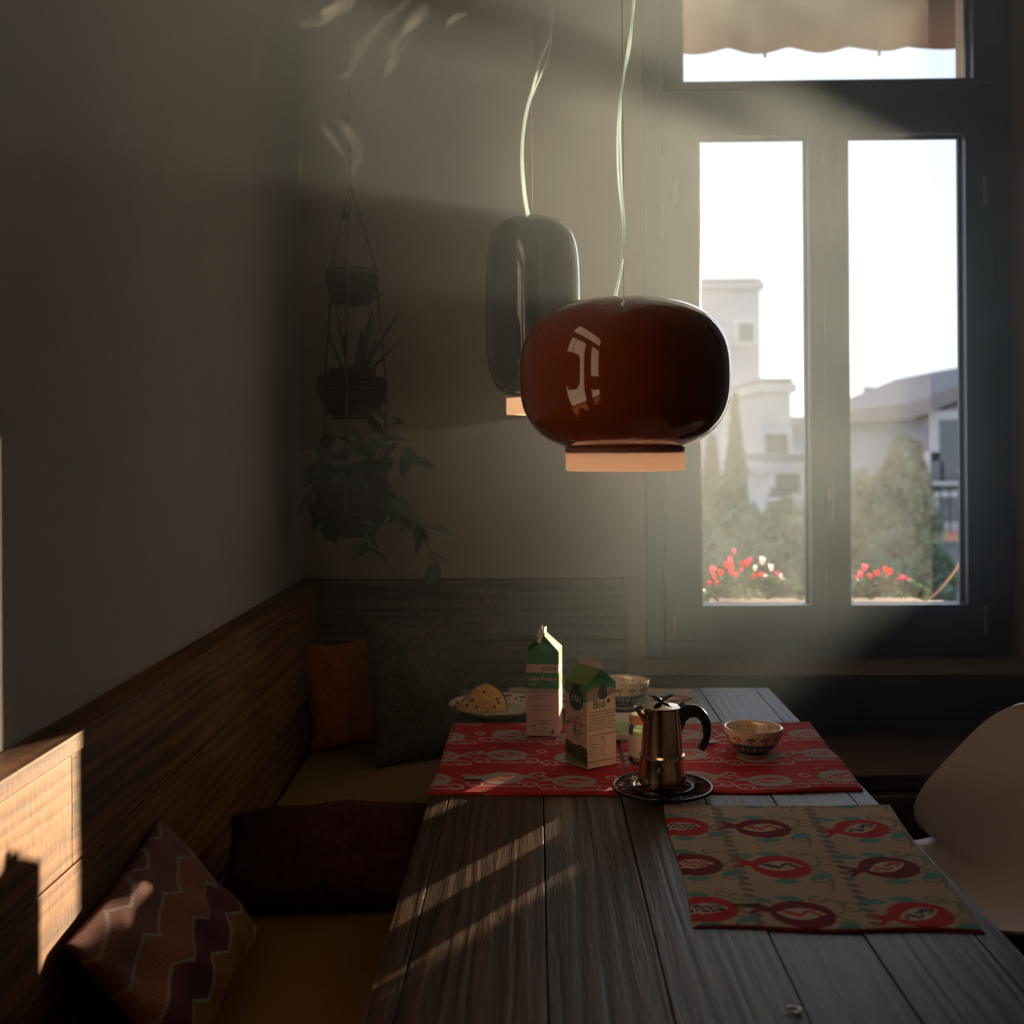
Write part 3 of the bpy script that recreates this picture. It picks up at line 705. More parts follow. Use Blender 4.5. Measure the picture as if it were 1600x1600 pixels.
def gable_parts(t, a, hb, rise, finh, roofm, infoldm, finm, ridge_axis='Y', closed=True):
    """gable-top: ridge runs along X here (front/back roof slopes), infolds left/right when axis X; swapped for Y"""
    def sw(v): return (v[0], v[1], v[2]) if ridge_axis == 'X' else (v[1], -v[0], v[2])
    # roof slopes
    rz_ = hb+rise
    f1 = [(-a, -a, hb), (a, -a, hb), (a, -0.0015, rz_), (-a, -0.0015, rz_)]; f2 = [(a, a, hb), (-a, a, hb), (-a, 0.0015, rz_), (a, 0.0015, rz_)]
    raw('roof_panel', [sw(v) for v in f1], [(0, 1, 2, 3)], roofm, t); raw('roof_panel', [sw(v) for v in f2], [(0, 1, 2, 3)], roofm, t)
    for s in (-1, 1):   # folded triangular ends
        k = a*0.45
        V = [(s*a, -a, hb), (s*a, a, hb), (s*(a-k), 0, hb+rise*0.55), (s*a, -0.001, rz_), (s*a, 0.001, rz_)]
        raw('gable_fold', [sw(v) for v in V], [(0, 1, 2), (0, 2, 3), (1, 4, 2)], infoldm, t)
    V = [(-a, -0.0016, rz_-0.001), (a, -0.0016, rz_-0.001), (a, 0.0016, rz_-0.001), (-a, 0.0016, rz_-0.001), (-a, -0.001, rz_+finh), (a, -0.001, rz_+finh), (a, 0.001, rz_+finh), (-a, 0.001, rz_+finh)]
    return sw, V, rz_

# carton 1 : green and white, opened spout
p1 = at(850, 1151, z=TZ+0.006)
W1 = 0.0725; c1 = thing('milk_carton', 'green and white milk carton with its sunlit spout pulled open, left of the other', 'carton', (p1.x+0.002, p1.y+W1/2+0.002, TZ+0.0065), R(-7))
a = W1/2; HB1 = 1.4-(1017-695)*(p1.y+0.01)/1750-TZ-0.006
bm = bmesh.new(); addbox(bm, (0, 0, HB1/2), (W1, W1, HB1), None, 0.0015); from_bm(bm, 'carton_body', M_cwhite, c1)
print('carton1 h', HB1)
e = 0.0001
def band(parent, a, z0, z1, m, name='printed_band', faces='all'):
    bm = bmesh.new(); o = a+0.00025
    V = [(-o, -o), (o, -o), (o, o), (-o, o)]
    lo = [bm.verts.new((x, y, z0)) for x, y in V]; hi = [bm.verts.new((x, y, z1)) for x, y in V]
    for i in range(4): bm.faces.new((lo[i], lo[(i+1) % 4], hi[(i+1) % 4], hi[i]))
    return from_bm(bm, name, m, parent)
band(c1, a, HB1*0.845, HB1, M_green); band(c1, a, HB1*0.555, HB1*0.745, M_green)
def fmtx(parent_a, side, u, z, off=0.0004):
    """matrix of a text lying on a face: side 0 front(-y), 1 right(+x), 2 left(-x)"""
    o = parent_a+off
    if side == 0: return Matrix.Translation((u, -o, z)) @ Matrix.Rotation(R(90), 4, 'X')
    if side == 1: return Matrix.Translation((o, u, z)) @ Matrix.Rotation(R(90), 4, 'Z') @ Matrix.Rotation(R(90), 4, 'X')
    return Matrix.Translation((-o, -u, z)) @ Matrix.Rotation(R(-90), 4, 'Z') @ Matrix.Rotation(R(90), 4, 'X')
print_panel('printed_box', M_green, c1, (0, -a, 0), (1, 0, 0), (0, 0, 1), [(-0.002, HB1*0.775), (0.031, HB1*0.775), (0.031, HB1*0.818), (-0.002, HB1*0.818)], 0.0003)
text('TONIOLO', 0.0085, M_cwhite, c1, fmtx(a, 0, 0.0145, HB1*0.782, 0.0007), bold=0.0002)
text('Latte Fresco', 0.0128, M_cwhite, c1, fmtx(a, 0, 0.0, HB1*0.655, 0.0007), bold=0.0003)
text('intero', 0.0085, M_cwhite, c1, fmtx(a, 0, -0.020, HB1*0.600, 0.0007), bold=0.0001)
lines = ['LATTE FRESCO PASTORIZZATO', 'omogeneizzato intero', 'da conservare in frigorifero', '', 'stabilimento di produzione', 'Italia zona di mungitura', '', '', 'da consumarsi entro', 'vedi sulla sommita']
for i, s_ in enumerate(lines):
    if s_: text(s_, 0.0046, M_ink, c1, fmtx(a, 0, 0, HB1*0.515-i*0.0078, 0.0004), bold=0.00008)
text('1 litro', 0.008, M_ink, c1, fmtx(a, 0, 0.0, HB1*0.14, 0.0004))
for u_, s_ in ((-0.02, 'IT'), (0.0, 'CE')): text(s_, 0.006, M_greend, c1, fmtx(a, 0, u_, HB1*0.055, 0.0004))
def ring_print(parent, a, u, z, r0, r1, m, side=0):
    n = 24; V, Fc = [], []
    for i in range(n):
        an = 2*math.pi*i/n
        V += [(u+r0*math.cos(an), -a-0.0004, z+r0*math.sin(an)), (u+r1*math.cos(an), -a-0.0004, z+r1*math.sin(an))]
        j = (i+1) % n; Fc.append((2*i, 2*i+1, 2*j+1, 2*j))
    raw('printed_ring', V, Fc, m, parent)
ring_print(c1, a, 0.0, HB1*0.065, 0.0075, 0.0082, M_ink)
print_panel('printed_mark', M_greend, c1, (0, -a, 0), (1, 0, 0), (0, 0, 1), [(0.017, 0.006), (0.025, 0.006), (0.023, 0.018), (0.020, 0.014)], 0.0003)
print_panel('printed_mark', M_greend, c1, (0, -a, 0), (1, 0, 0), (0, 0, 1), [(-0.028, 0.021), (-0.016, 0.021), (-0.016, 0.0235), (-0.028, 0.0235)], 0.0003)
text('Latte Fresco', 0.0128, M_cwhite, c1, fmtx(a, 1, 0.0, HB1*0.655, 0.0007), bold=0.0003)
# opened gable: ridge runs front-back (Y); back end closed, front end pulled out as spout
rise = 0.032; rz_ = HB1+rise
M_inner = mat('carton inner white', (0.8, 0.76, 0.70), 0.5)
raw('roof_panel', [(-a, -a, HB1), (-a, a, HB1), (-0.004, a, rz_), (-0.010, -a*0.9, rz_-0.002)], [(0, 1, 2, 3)], M_green, c1)
raw('roof_panel', [(a, a, HB1), (a, -a, HB1), (a*0.1, -a*0.7, rz_), (0.0, a, rz_)], [(0, 1, 2, 3)], M_green, c1)
raw('gable_fold', [(-a, -a, HB1), (a, -a, HB1), (a*0.1, -a*0.7, rz_), (0.0, -a*0.35, HB1+rise*0.55), (-0.010, -a*0.9, rz_-0.002)], [(0, 1, 3), (1, 2, 3), (0, 3, 4)], M_green, c1)
raw('gable_fold', [(a, a, HB1), (-a, a, HB1), (0, a*0.5, HB1+rise*0.5), (-0.002, a, rz_)], [(0, 1, 2), (0, 2, 3), (1, 3, 2)], M_green, c1)
sp = raw('spout', [(-0.012, -a*0.9, rz_-0.012), (-0.004, -a*1.0, rz_-0.016), (0.001, -a*0.55, rz_+0.004), (-0.002, -a*0.50, rz_+0.022), (-0.011, -a*0.62, rz_+0.012), (-0.013, -a*0.8, rz_+0.002),
      (-0.004, 0.0, rz_), (-0.004, 0.002, rz_+0.018)], [(0, 1, 2, 5), (5, 2, 3, 4), (2, 6, 7, 3)], M_inner, c1, label='white opened spout')
s = sp.modifiers.new('t', 'SOLIDIFY'); s.thickness = 0.0008
raw('top_seal', [(-0.001, 0.0, rz_), (-0.001, a, rz_), (0.001, a, rz_+0.012), (0.001, 0.0, rz_+0.014), (0.001, 0, rz_), (0.001, a, rz_)], [(0, 1, 2, 3), (4, 5, 2, 3)], M_inner, c1)

# carton 2 : hay milk, corner towards the camera
p2 = at(918, 1203, z=TZ+0.006); W2 = 0.0725; ang = R(54.5)
cdir = Vector((math.cos(ang), math.sin(ang), 0)); a2 = W2/2
# near corner is the local (+? ) corner: local front-left corner (-a,-a)
rz2 = R(35.0)
off = Matrix.Rotation(rz2, 3, 'Z') @ Vector((-a2, -a2, 0))
c2 = thing('milk_carton', 'closed milk carton with light green top and close-printed side, right of the other', 'carton', (p2.x-off.x, p2.y-off.y, TZ+0.0065), rz2)
HB2 = 1.4-(1076-695)*(p2.y)/1750-TZ-0.006+0.004
print('carton2 h', HB2)
bm = bmesh.new(); addbox(bm, (0, 0, HB2/2), (W2, W2, HB2), None, 0.0015); from_bm(bm, 'carton_body', M_cwhite, c2)
sw, V, rzz = gable_parts(c2, a2, HB2, 0.030, 0.013, M_lime, M_green, M_cwhite, 'Y')
raw('top_seal', [sw(v) for v in V], [(0, 1, 5, 4), (1, 2, 6, 5), (2, 3, 7, 6), (3, 0, 4, 7), (4, 5, 6, 7)], M_cwhite, c2)
# screw cap on the right slope
bm = bmesh.new(); addlathe(bm, [(0, 0.012), (0.011, 0.012), (0.0125, 0.010), (0.0125, 0), (0, 0)], 24)
from_bm(bm, 'screw_cap', M_cwhite, c2, (a2*0.55, 0.0, HB2+0.012), (0, R(40), 0), True, ang=40)
# front (-y local) face = right one in the photo: Bio text side
FR = ((0, -a2, 0), (1, 0, 0), (0, 0, 1))
print_panel('colour_field', M_greyzone, c2, *FR, [(-a2, HB2*0.80), (a2, HB2*0.86), (a2, HB2), (-a2, HB2)], 0.00025)  # warm grey upper zone with a slanting lower edge
print_panel('colour_field', M_green, c2, *FR, [(-a2, HB2*0.925), (-a2*0.5, HB2*0.965), (0, HB2*0.975), (a2*0.6, HB2*0.955), (a2, HB2*0.92), (a2, HB2), (-a2, HB2)], 0.0004)
print_panel('printed_stripe', M_navyink, c2, *FR, [(-0.006, HB2*0.88), (0.012, HB2*0.885), (0.012, HB2), (-0.006, HB2)], 0.0006)
def disc_poly(u, z, ru, rv, n=20): return [(u+ru*math.cos(2*math.pi*i/n), z+rv*math.sin(2*math.pi*i/n)) for i in range(n)]
print_panel('printed_emblem', M_navyink, c2, *FR, disc_poly(0.003, HB2*0.88, 0.012, 0.012), 0.0007)
text('Bio', 0.024, M_greend, c2, fmtx(a2, 0, -0.006, HB2*0.715, 0.0004), bold=0.0004)
print_panel('printed_dot', M_greend, c2, *FR, disc_poly(0.0175, HB2*0.785, 0.0045, 0.0045, 12), 0.0004)
body = ['Latte Fieno intero pastorizzato biologico di', 'montagna da allevamenti che alimentano le', 'bovine con erbe fresche foraggi e fieno', 'senza insilati e con cura per la natura', 'Conservare in frigorifero a temperatura', 'massima di sei gradi consumare entro tre', 'giorni dalla apertura del cartone agitare', '', 'DICHIARAZIONE NUTRIZIONALE media', 'Energia ................. 280 kJ', 'Grassi .................. 3,8 g', 'Carboidrati ............. 4,9 g', 'Zuccheri ................ 4,9 g', 'Proteine ................ 3,3 g', 'Sale .................... 0,1 g', 'Calcio .................. 120 mg', '', 'PRODOTTO E CONFEZIONATO IN ITALIA', '', 'Latte di montagna', 'operatore controllato']
for i, s_ in enumerate(body):
    if s_: text(s_, 0.0042, M_ink, c2, fmtx(a2, 0, -0.032, HB2*0.665-i*0.0058, 0.0004), bold=0.00012, align='LEFT')
# left local face (-x) = left one in the photo
LF = ((-a2, 0, 0), (0, -1, 0), (0, 0, 1))
print_panel('colour_field', M_lime, c2, *LF, [(-a2, HB2*0.88), (-a2*0.4, HB2*0.82), (a2*0.2, HB2*0.79), (a2, HB2*0.80), (a2, HB2), (-a2, HB2)], 0.0003)
print_panel('printed_stripe', M_navyink, c2, *LF, [(-0.012, HB2*0.80), (0.014, HB2*0.80), (0.014, HB2*1.0), (-0.010, HB2*1.0)], 0.0006)
print_panel('printed_emblem', M_navyink, c2, *LF, disc_poly(0.001, HB2*0.80, 0.023, 0.022), 0.0007)
text('Mila', 0.020, M_cwhite, c2, fmtx(a2, 2, 0.0, HB2*0.775, 0.0010), shear=0.3)
text('Latte', 0.013, M_redink, c2, fmtx(a2, 2, 0.004, HB2*0.56, 0.0004)); text('Fieno', 0.021, M_redink, c2, fmtx(a2, 2, 0.0, HB2*0.48, 0.0004), bold=0.0002)
text('Bio', 0.021, M_greend, c2, fmtx(a2, 2, 0.004, HB2*0.39, 0.0004), bold=0.0003)
text('INTERO', 0.0055, M_ink, c2, fmtx(a2, 2, 0.0, HB2*0.35, 0.0004)); text('da latte di montagna', 0.0052, M_ink, c2, fmtx(a2, 2, 0.0, HB2*0.325, 0.0004))
print_panel('printed_dot', M_ink, c2, *LF, disc_poly(-0.028, HB2*0.49, 0.0045, 0.0045, 12), 0.0004)
print_panel('printed_meadow', M_meadow, c2, *LF, [(-a2, 0.003), (a2, 0.003), (a2, HB2*0.23), (a2*0.4, HB2*0.27), (-a2*0.2, HB2*0.25), (-a2, HB2*0.29)], 0.0004)
print_panel('printed_meadow', M_lime, c2, *LF, [(-a2, 0.003), (a2, 0.003), (a2, 0.008), (0, 0.014), (-a2, 0.02)], 0.0006)

# ------------------------------------------------------------------ moka pot on trivet
tp = at(1035, 1233, z=TZ+0.008)
M_iron = mat('black cast iron', (0.035, 0.035, 0.042), 0.30, 0.6)
tv = thing('trivet', 'round black openwork trivet with radial slots under the coffee pot', 'trivet', (tp.x, tp.y, TZ+0.0065))
RO = 0.094; RI = 0.056
def torus_prof(r, w, h, z0=0.004): return [(r-w, z0), (r-w*0.6, z0+h), (r+w*0.6, z0+h), (r+w, z0), (r+w*0.6, z0-h*0.4), (r-w*0.6, z0-h*0.4), (r-w, z0)]
bm = bmesh.new()
addlathe(bm, torus_prof(RO-0.003, 0.003, 0.004, 0.006), 96); from_bm(bm, 'outer_ring', M_iron, tv, smooth=True, ang=60)
bm = bmesh.new(); addlathe(bm, torus_prof(RI, 0.004, 0.004, 0.006), 96); from_bm(bm, 'inner_ring', M_iron, tv, smooth=True, ang=60)
sb = None
for k in range(38):
    an = 2*math.pi*k/38
    if sb is None:
        bm = bmesh.new(); addtube(bm, smoothpath([(RI, 0, 0.006), (RI+0.012, 0.0035, 0.0085), (RO-0.012, 0.0035, 0.0085), (RO-0.003, 0, 0.007)], 3), 0.0015, 5)
        o = from_bm(bm, 'spoke', M_iron, tv, smooth=True, rot=(0, 0, an)); sb = o.data
    else: link('spoke', sb, None, tv, (0, 0, 0), (0, 0, an))
bm = bmesh.new()
for k in range(6):
    an = k*math.pi/3; addtube(bm, [(0, 0, 0.006), (math.cos(an)*RI, math.sin(an)*RI, 0.006)], 0.0028, 6)
from_bm(bm, 'centre_star', M_iron, tv, smooth=True)
for k in range(3):
    an = k*2.094+0.4; lathe('foot', [(0, -0.003), (0.005, -0.003), (0.004, 0.006), (0, 0.006)], M_iron, tv, (math.cos(an)*0.075, math.sin(an)*0.075, 0), n=12)

M_pot = mat('polished steel', (0.58, 0.47, 0.36), 0.13, 1.0)
vv = coords(M_pot, (1, 1, 0.02), rnd=False); nz = noise(M_pot, vv, 220, 2, 0.5); bump(M_pot, nz, 0.05, 0.0005)
M_black = mat('black bakelite', (0.010, 0.010, 0.011), 0.22, spec=0.5)
KZ = TZ+0.0065+0.0105
mk = thing('moka_pot', 'steel stovetop coffee pot with black handle and two-leaf knob on black trivet', 'coffee pot', (tp.x, tp.y+0.004, KZ), R(12))
def rz_at(py): return 1.4-(py-695)*(tp.y)/1750/0.9997-KZ
zr, zw = 0.142, 0.051
rb, rw, rt = 0.0445, 0.0400, 0.0335
lathe('boiler', [(0, 0.001), (rb-0.004, 0.0), (rb, 0.003), (rb, 0.008), (rw+0.0005, zw-0.005), (rw+0.002, zw-0.002), (rw+0.002, zw), (0, zw)], M_pot, mk, n=72, ang=35)
lathe('jug', [(0, zw+0.0005), (rw+0.0025, zw+0.0005), (rw+0.0025, zw+0.004), (rw-0.001, zw+0.007), (rt+0.001, zr-0.006), (rt+0.0025, zr-0.001), (rt+0.0025, zr), (rt, zr), (rt-0.002, zr-0.004), (0, zr-0.004)], M_pot, mk, n=72, ang=35)
bm = bmesh.new()   # spout lip on the left
n = 9
sv = []
for i in range(n):
    an = math.pi+(-0.5+i/(n-1))*1.0; k = math.cos((an-math.pi)/1.0*math.pi*0.98)
    r2 = rt+0.004+0.016*max(0, math.cos((an-math.pi)*3.0))
    sv.append((bm.verts.new((rt*0.985*math.cos(an), rt*0.985*math.sin(an), zr-0.030)), bm.verts.new((r2*math.cos(an), r2*math.sin(an), zr+0.003))))
for i in range(n-1): bm.faces.new((sv[i][0], sv[i+1][0], sv[i+1][1], sv[i][1]))
so = from_bm(bm, 'spout', M_pot, mk, smooth=True); s = so.modifiers.new('t', 'SOLIDIFY'); s.thickness = 0.001
lathe('lid', [(rt+0.003, zr+0.0005), (rt+0.003, zr+0.003), (rt*0.8, zr+0.006), (rt*0.4, zr+0.009), (0, zr+0.010)], M_pot, mk, n=60, ang=40)
def leafknob(sgn, tilt):
    bm = bmesh.new(); P = []; Rr_ = []
    for i in range(9):
        t = i/8; P.append((sgn*(0.001+(0.024 if sgn > 0 else 0.018)*t), 0.002*sgn, zr+0.011+0.0125*t**0.9)); w = 0.0085*math.sin(math.pi*min(1, 0.15+t*0.80))+0.0015; Rr_.append((w, w*0.42))
    addtube(bm, P, Rr_, 10); return from_bm(bm, 'knob_leaf', M_black, mk, smooth=True)
leafknob(-1, 0); leafknob(1, 0)
hx = rt+0.001
hpts = smoothpath([(hx-0.004, 0, zr-0.014), (hx+0.012, 0, zr-0.010), (hx+0.034, 0, zr-0.011), (hx+0.049, 0, zr-0.026), (hx+0.053, 0, zr-0.048), (hx+0.048, 0, zr-0.068), (hx+0.040, 0, zr-0.082)], 5)
nh = len(hpts)
tube('handle', hpts, [(0.0075, 0.0150-0.0055*min(1, i/(nh*0.5))) for i in range(nh)], M_black, mk, n=12)
raw('handle_web', [(hx-0.002, -0.006, zr-0.016), (hx+0.028, -0.006, zr-0.012), (hx+0.010, -0.006, zr-0.028), (hx+0.002, -0.006, zr-0.052),
                   (hx-0.002, 0.006, zr-0.016), (hx+0.028, 0.006, zr-0.012), (hx+0.010, 0.006, zr-0.028), (hx+0.002, 0.006, zr-0.052)],
    [(0, 3, 2, 1), (4, 5, 6, 7), (1, 2, 6, 5), (2, 3, 7, 6), (3, 0, 4, 7), (0, 1, 5, 4)], M_black, mk)
lathe('hinge', [(0, -0.006), (0.004, -0.006), (0.004, 0.006), (0, 0.006)], M_pot, mk, (rt+0.005, 0, zr+0.006), n=12, rot=(R(90), 0, 0))
va_ = R(-112)
vx, vy = math.cos(va_)*(rw+0.003), math.sin(va_)*(rw+0.003)
lathe('safety_valve', [(0, 0.006), (0.003, 0.006), (0.0035, 0.003), (0.0075, 0.0025), (0.008, 0), (0.008, -0.004), (0, -0.004)], M_pot, mk, (vx, vy, 0.031), n=24,
      rot=(0, R(90), va_))

# ------------------------------------------------------------------ painted pottery
M_pot_glaze = vcol('glazed pottery', 0.12, 0.5, coat=0.6)
CREAM = np.array((0.62, 0.50, 0.38)); BLUE = np.array((0.03, 0.05, 0.13)); GRN = np.array((0.05, 0.08, 0.05)); ORA = np.array((0.42, 0.13, 0.04))
def bowl_profile(r, h, t=0.004, k=14):
    P = [(0, 0.0), (r*0.47, 0.0), (r*0.50, 0.004)]
    for i in range(k+1):
        a_ = i/k; P.append((r*0.50+(r*0.50)*math.sin(a_*math.pi/2)**0.58, 0.004+(h-0.004)*a_))
    P += [(r-t*0.5, h+0.001), (r-t, h)]
    for i in range(k+1):
        a_ = 1-i/k; P.append((max(0, r*0.50+(r*0.50)*math.sin(a_*math.pi/2)**0.58-t-0.001), max(0.007, 0.006+(h-0.006)*a_)))
    P += [(0, 0.007)]
    # densify
    out = []
    for (r0, z0), (r1, z1) in zip(P[:-1], P[1:]):
        n = max(1, int(math.hypot(r1-r0, z1-z0)/0.0016))
        out += [(r0+(r1-r0)*i/n, z0+(z1-z0)*i/n) for i in range(n)]
    return out+[P[-1]]
def bowl(label, px, py, r, h, z0, colourset=0):
    p = at(px, py, z=z0); t_ = lathe('bowl', bowl_profile(r, h), M_pot_glaze, None, (p.x, p.y, z0), n=200, ang=50)
    def f(co):
        th = np.arctan2(co[:, 1], co[:, 0]); rr = np.hypot(co[:, 0], co[:, 1]); z = co[:, 2]/h
        outer = rr > (r*0.50+(r*0.50)*np.sin(np.clip((co[:, 2]-0.004)/(h-0.004), 0, 1)*np.pi/2)**0.58-0.0028)
        c = np.tile(CREAM, (len(co), 1))
        k = 12; u = (th/(2*np.pi)*k) % 1.0-0.5; vz = z
        low = outer & (z < 0.46); c[low] = BLUE
        sc = outer & (z < 0.46) & (np.abs(u*2 % 1.0-0.5) < 0.14) & (z > 0.12) & (z < 0.36); c[sc] = CREAM*0.55
        edge = outer & (z >= 0.46-0.05*np.abs(np.cos(th*k))) & (z < 0.50); c[edge] = BLUE
        fr = outer & (np.hypot((u-0.02)/0.13, (vz-0.60)/0.075) < 1); c[fr] = ORA
        lf = outer & ((np.abs(vz-0.755-0.20*u) < 0.045*np.maximum(0, 1-((u+0.18)/0.20)**2)) | (np.abs(vz-0.78+0.25*u) < 0.045*np.maximum(0, 1-((u-0.18)/0.17)**2))); c[lf] = GRN
        st = outer & (np.abs(u-0.02) < 0.02) & (vz > 0.66) & (vz < 0.78); c[st] = GRN
        rim = z > 0.975; c[rim] = np.array((0.30, 0.24, 0.20)) if colourset else np.array((0.45, 0.34, 0.28))
        ui = (th/(2*np.pi)*14) % 1.0-0.5; inn = ~outer & (np.hypot(ui/0.075, (vz-0.78)/0.055) < 1); c[inn] = (0.10, 0.11, 0.13)
        ui2 = (th/(2*np.pi)*14+0.5) % 1.0-0.5; inn = ~outer & (np.hypot(ui2/0.10, (vz-0.50)/0.05) < 1); c[inn] = (0.12, 0.13, 0.14)
        return c
    painted(t_, f); return tag(t_, label, 'bowl')
bowl('small cream and blue painted bowl with fruit motifs, alone on the right red placemat', 1177, 1174, 0.0610, 0.052, TZ+0.0062)

def plate_profile(r, h=0.018):
    P = [(0, 0.003), (r*0.55, 0.0), (r*0.6, 0.0), (r*0.66, 0.005), (r*0.97, h-0.001), (r, h), (r*0.995, h+0.003), (r*0.96, h+0.003), (r*0.66, 0.0095), (r*0.58, 0.007), (0, 0.007)]
    out = []
    for (r0, z0), (r1, z1) in zip(P[:-1], P[1:]):
        n = max(1, int(math.hypot(r1-r0, z1-z0)/0.0018)); out += [(r0+(r1-r0)*i/n, z0+(z1-z0)*i/n) for i in range(n)]
    return out+[P[-1]]
def plate(label, p, r, z0, seed=0, ring=True):
    o = lathe('plate', plate_profile(r), M_pot_glaze, None, (p.x, p.y, z0), n=260, ang=50)
    def f(co):
        th = np.arctan2(co[:, 1], co[:, 0]); rr = np.hypot(co[:, 0], co[:, 1])/r
        c = np.tile(np.array((0.60, 0.52, 0.47)), (len(co), 1)); k = 16; u = (th/(2*np.pi)*k) % 1.0-0.5; v = rr
        c[(rr > 0.975)] = (0.11, 0.11, 0.14)
        m1 = np.hypot((u+0.08)/0.26, (v-0.84)/0.045) < 1; m1 &= ~(np.hypot((u+0.0)/0.12, (v-0.88)/0.03) < 1)
        m2 = np.hypot((u-0.25)/0.12, (v-0.75)/0.03) < 1; m3 = np.hypot((u+0.3)/0.10, (v-0.72)/0.025) < 1
        c[m1 | m2 | m3] = (0.06, 0.05, 0.055)
        c[(np.abs(rr-0.655) < 0.008)] = (0.20, 0.17, 0.16)
        return c
    painted(o, f); return tag(o, label, 'plate')
pp = at(777, 1108, z=TZ+0.012)
plate('cream plate with dark blue rim and leaf motifs under the cake slice', pp, 0.121, TZ+0.0062)
ps = at(974, 1104, z=TZ+0.012)
plate('second plate with dark rim under the rear bowl, behind the cartons', ps, 0.080, TZ+0.0062)
bowl('larger painted bowl with cherry motifs standing on a plate behind the cartons', 975, 1098, 0.062, 0.057, TZ+0.0160, 1)

# cake slice
M_crumb = mat('cake crumb', (0.55, 0.33, 0.12), 0.9, spec=0.1)
v_ = coords(M_crumb, rnd=False); nn_ = noise(M_crumb, v_, 120, 5, 0.7); L(M_crumb, ramp(M_crumb, nn_, [(0.3, (0.34, 0.17, 0.05)), (0.6, (0.60, 0.37, 0.15))]), BS(M_crumb).inputs['Base Color']); bump(M_crumb, nn_, 1.0, 0.004)
M_crust = mat('cake crust', (0.22, 0.085, 0.03), 0.7)
M_raisin = mat('raisin', (0.05, 0.02, 0.012), 0.5)
ck = thing('cake_slice', 'golden wedge of raisin cake lying on the left plate', 'cake', (pp.x-0.040, pp.y-0.008, TZ+0.0150), R(8))
# dome wedge: front face outline in XZ, tapering backwards
outl = [(-0.068, 0.002), (-0.060, 0.014), (-0.045, 0.030), (-0.030, 0.046), (-0.016, 0.061), (0.0, 0.068), (0.018, 0.069), (0.034, 0.060), (0.048, 0.048), (0.056, 0.034), (0.061, 0.018), (0.064, 0.002)]
outl = [(p.x, p.y) for p in smoothpath([(a_, b_, 0) for a_, b_ in outl], 4)]
bm = bmesh.new(); fr_, bk_ = [], []; ys = np.linspace(0, 1, 9); ringsc = []
for j, t in enumerate(ys):
    k = 1-0.55*t**1.5
    ringsc.append([bm.verts.new((x_*k+random.uniform(-1, 1)*0.0007, -0.032+0.066*t+0.004*math.sin(x_*70)*(j == 0)*0, max(0.0005, z_*k+random.uniform(-1, 1)*0.0008))) for x_, z_ in outl])
for j in range(len(ys)-1):
    for i in range(len(outl)-1): bm.faces.new((ringsc[j][i], ringsc[j][i+1], ringsc[j+1][i+1], ringsc[j+1][i]))
from_bm(bm, 'crust', M_crust, ck, smooth=True)
V, Fc = [], []; n = len(outl); nz_ = 7
for q in range(nz_+1):
    for x_, z_ in outl:
        s_ = q/nz_; V.append((x_*(0.955), -0.0335-0.003*math.sin(s_*math.pi)+random.uniform(-1, 1)*0.0008, 0.0005+z_*0.945*s_))
for q in range(nz_):
    for i in range(n-1): a_ = q*n+i; Fc.append((a_, a_+1, a_+n+1, a_+n))
raw('crumb', V, Fc, M_crumb, ck, smooth=True, label='yellow cut face dotted with raisins')
for rx_, rz__ in ((-0.022, 0.030), (-0.012, 0.014), (0.036, 0.030), (0.040, 0.022), (0.006, 0.048), (0.030, 0.012), (-0.035, 0.018)):
    bm = bmesh.new(); bmesh.ops.create_icosphere(bm, subdivisions=2, radius=0.0038)
    for v in bm.verts: v.co *= random.uniform(0.85, 1.1)
    from_bm(bm, 'raisin', M_raisin, ck, (rx_, -0.036, rz__), smooth=True)

# jar
jp = at(1003, 1190, z=TZ+0.006)
M_jglass = glass_thin('jar glass', (0.93, 0.97, 0.90))
jar = thing('jar', 'small glass jar with peach lid half hidden behind the coffee pot', 'jar', (jp.x, jp.y, TZ+0.0065))
lathe('glass', [(0, 0.001), (0.024, 0.0), (0.0265, 0.003), (0.0265, 0.068), (0.023, 0.076), (0.023, 0.080), (0.0215, 0.080), (0.0215, 0.075), (0.0245, 0.067), (0.0245, 0.004), (0, 0.0035)], M_jglass, jar, n=48)
M_filling = mat('glint tinted filling', (0.42, 0.44, 0.26), 0.4)  # pale green tint stands in for glints on the jar glass
lathe('filling', [(0, 0.0045), (0.024, 0.0045), (0.024, 0.067), (0, 0.068)], M_filling, jar, n=40)
M_label = mat('paper label', (0.48, 0.42, 0.36), 0.7)
bm = bmesh.new(); addlathe(bm, [(0.0268, 0.014), (0.0268, 0.058)], 48); from_bm(bm, 'label_band', M_label, jar, smooth=True)
M_lid = mat('peach lid', (0.52, 0.24, 0.13), 0.35)
lathe('lid', [(0.0, 0.096), (0.0235, 0.096), (0.0255, 0.094), (0.0258, 0.079), (0.0240, 0.079)], M_lid, jar, n=48)
lathe('lid_label', [(0.0, 0.0965), (0.020, 0.0965)], M_label, jar, n=40, label='pale round sticker on the lid')
# flat packet behind
fb = thing('packet', 'flat cream and green food packet behind the jar', 'packet', (at(962, 1162, z=TZ).x, at(962, 1162, z=TZ).y+0.095, TZ+0.0065), R(2))
M_pgreen = mat('packet green', (0.28, 0.36, 0.14), 0.5); M_pcream = mat('packet cream', (0.6, 0.52, 0.42), 0.5)
box('wrapper', (0, 0, 0.008), (0.125, 0.19, 0.015), M_pcream, fb, 0.003)
box('colour_field', (0, -0.045, 0.0157), (0.123, 0.085, 0.0012), M_pgreen, fb, 0.0003, label='green lower half')
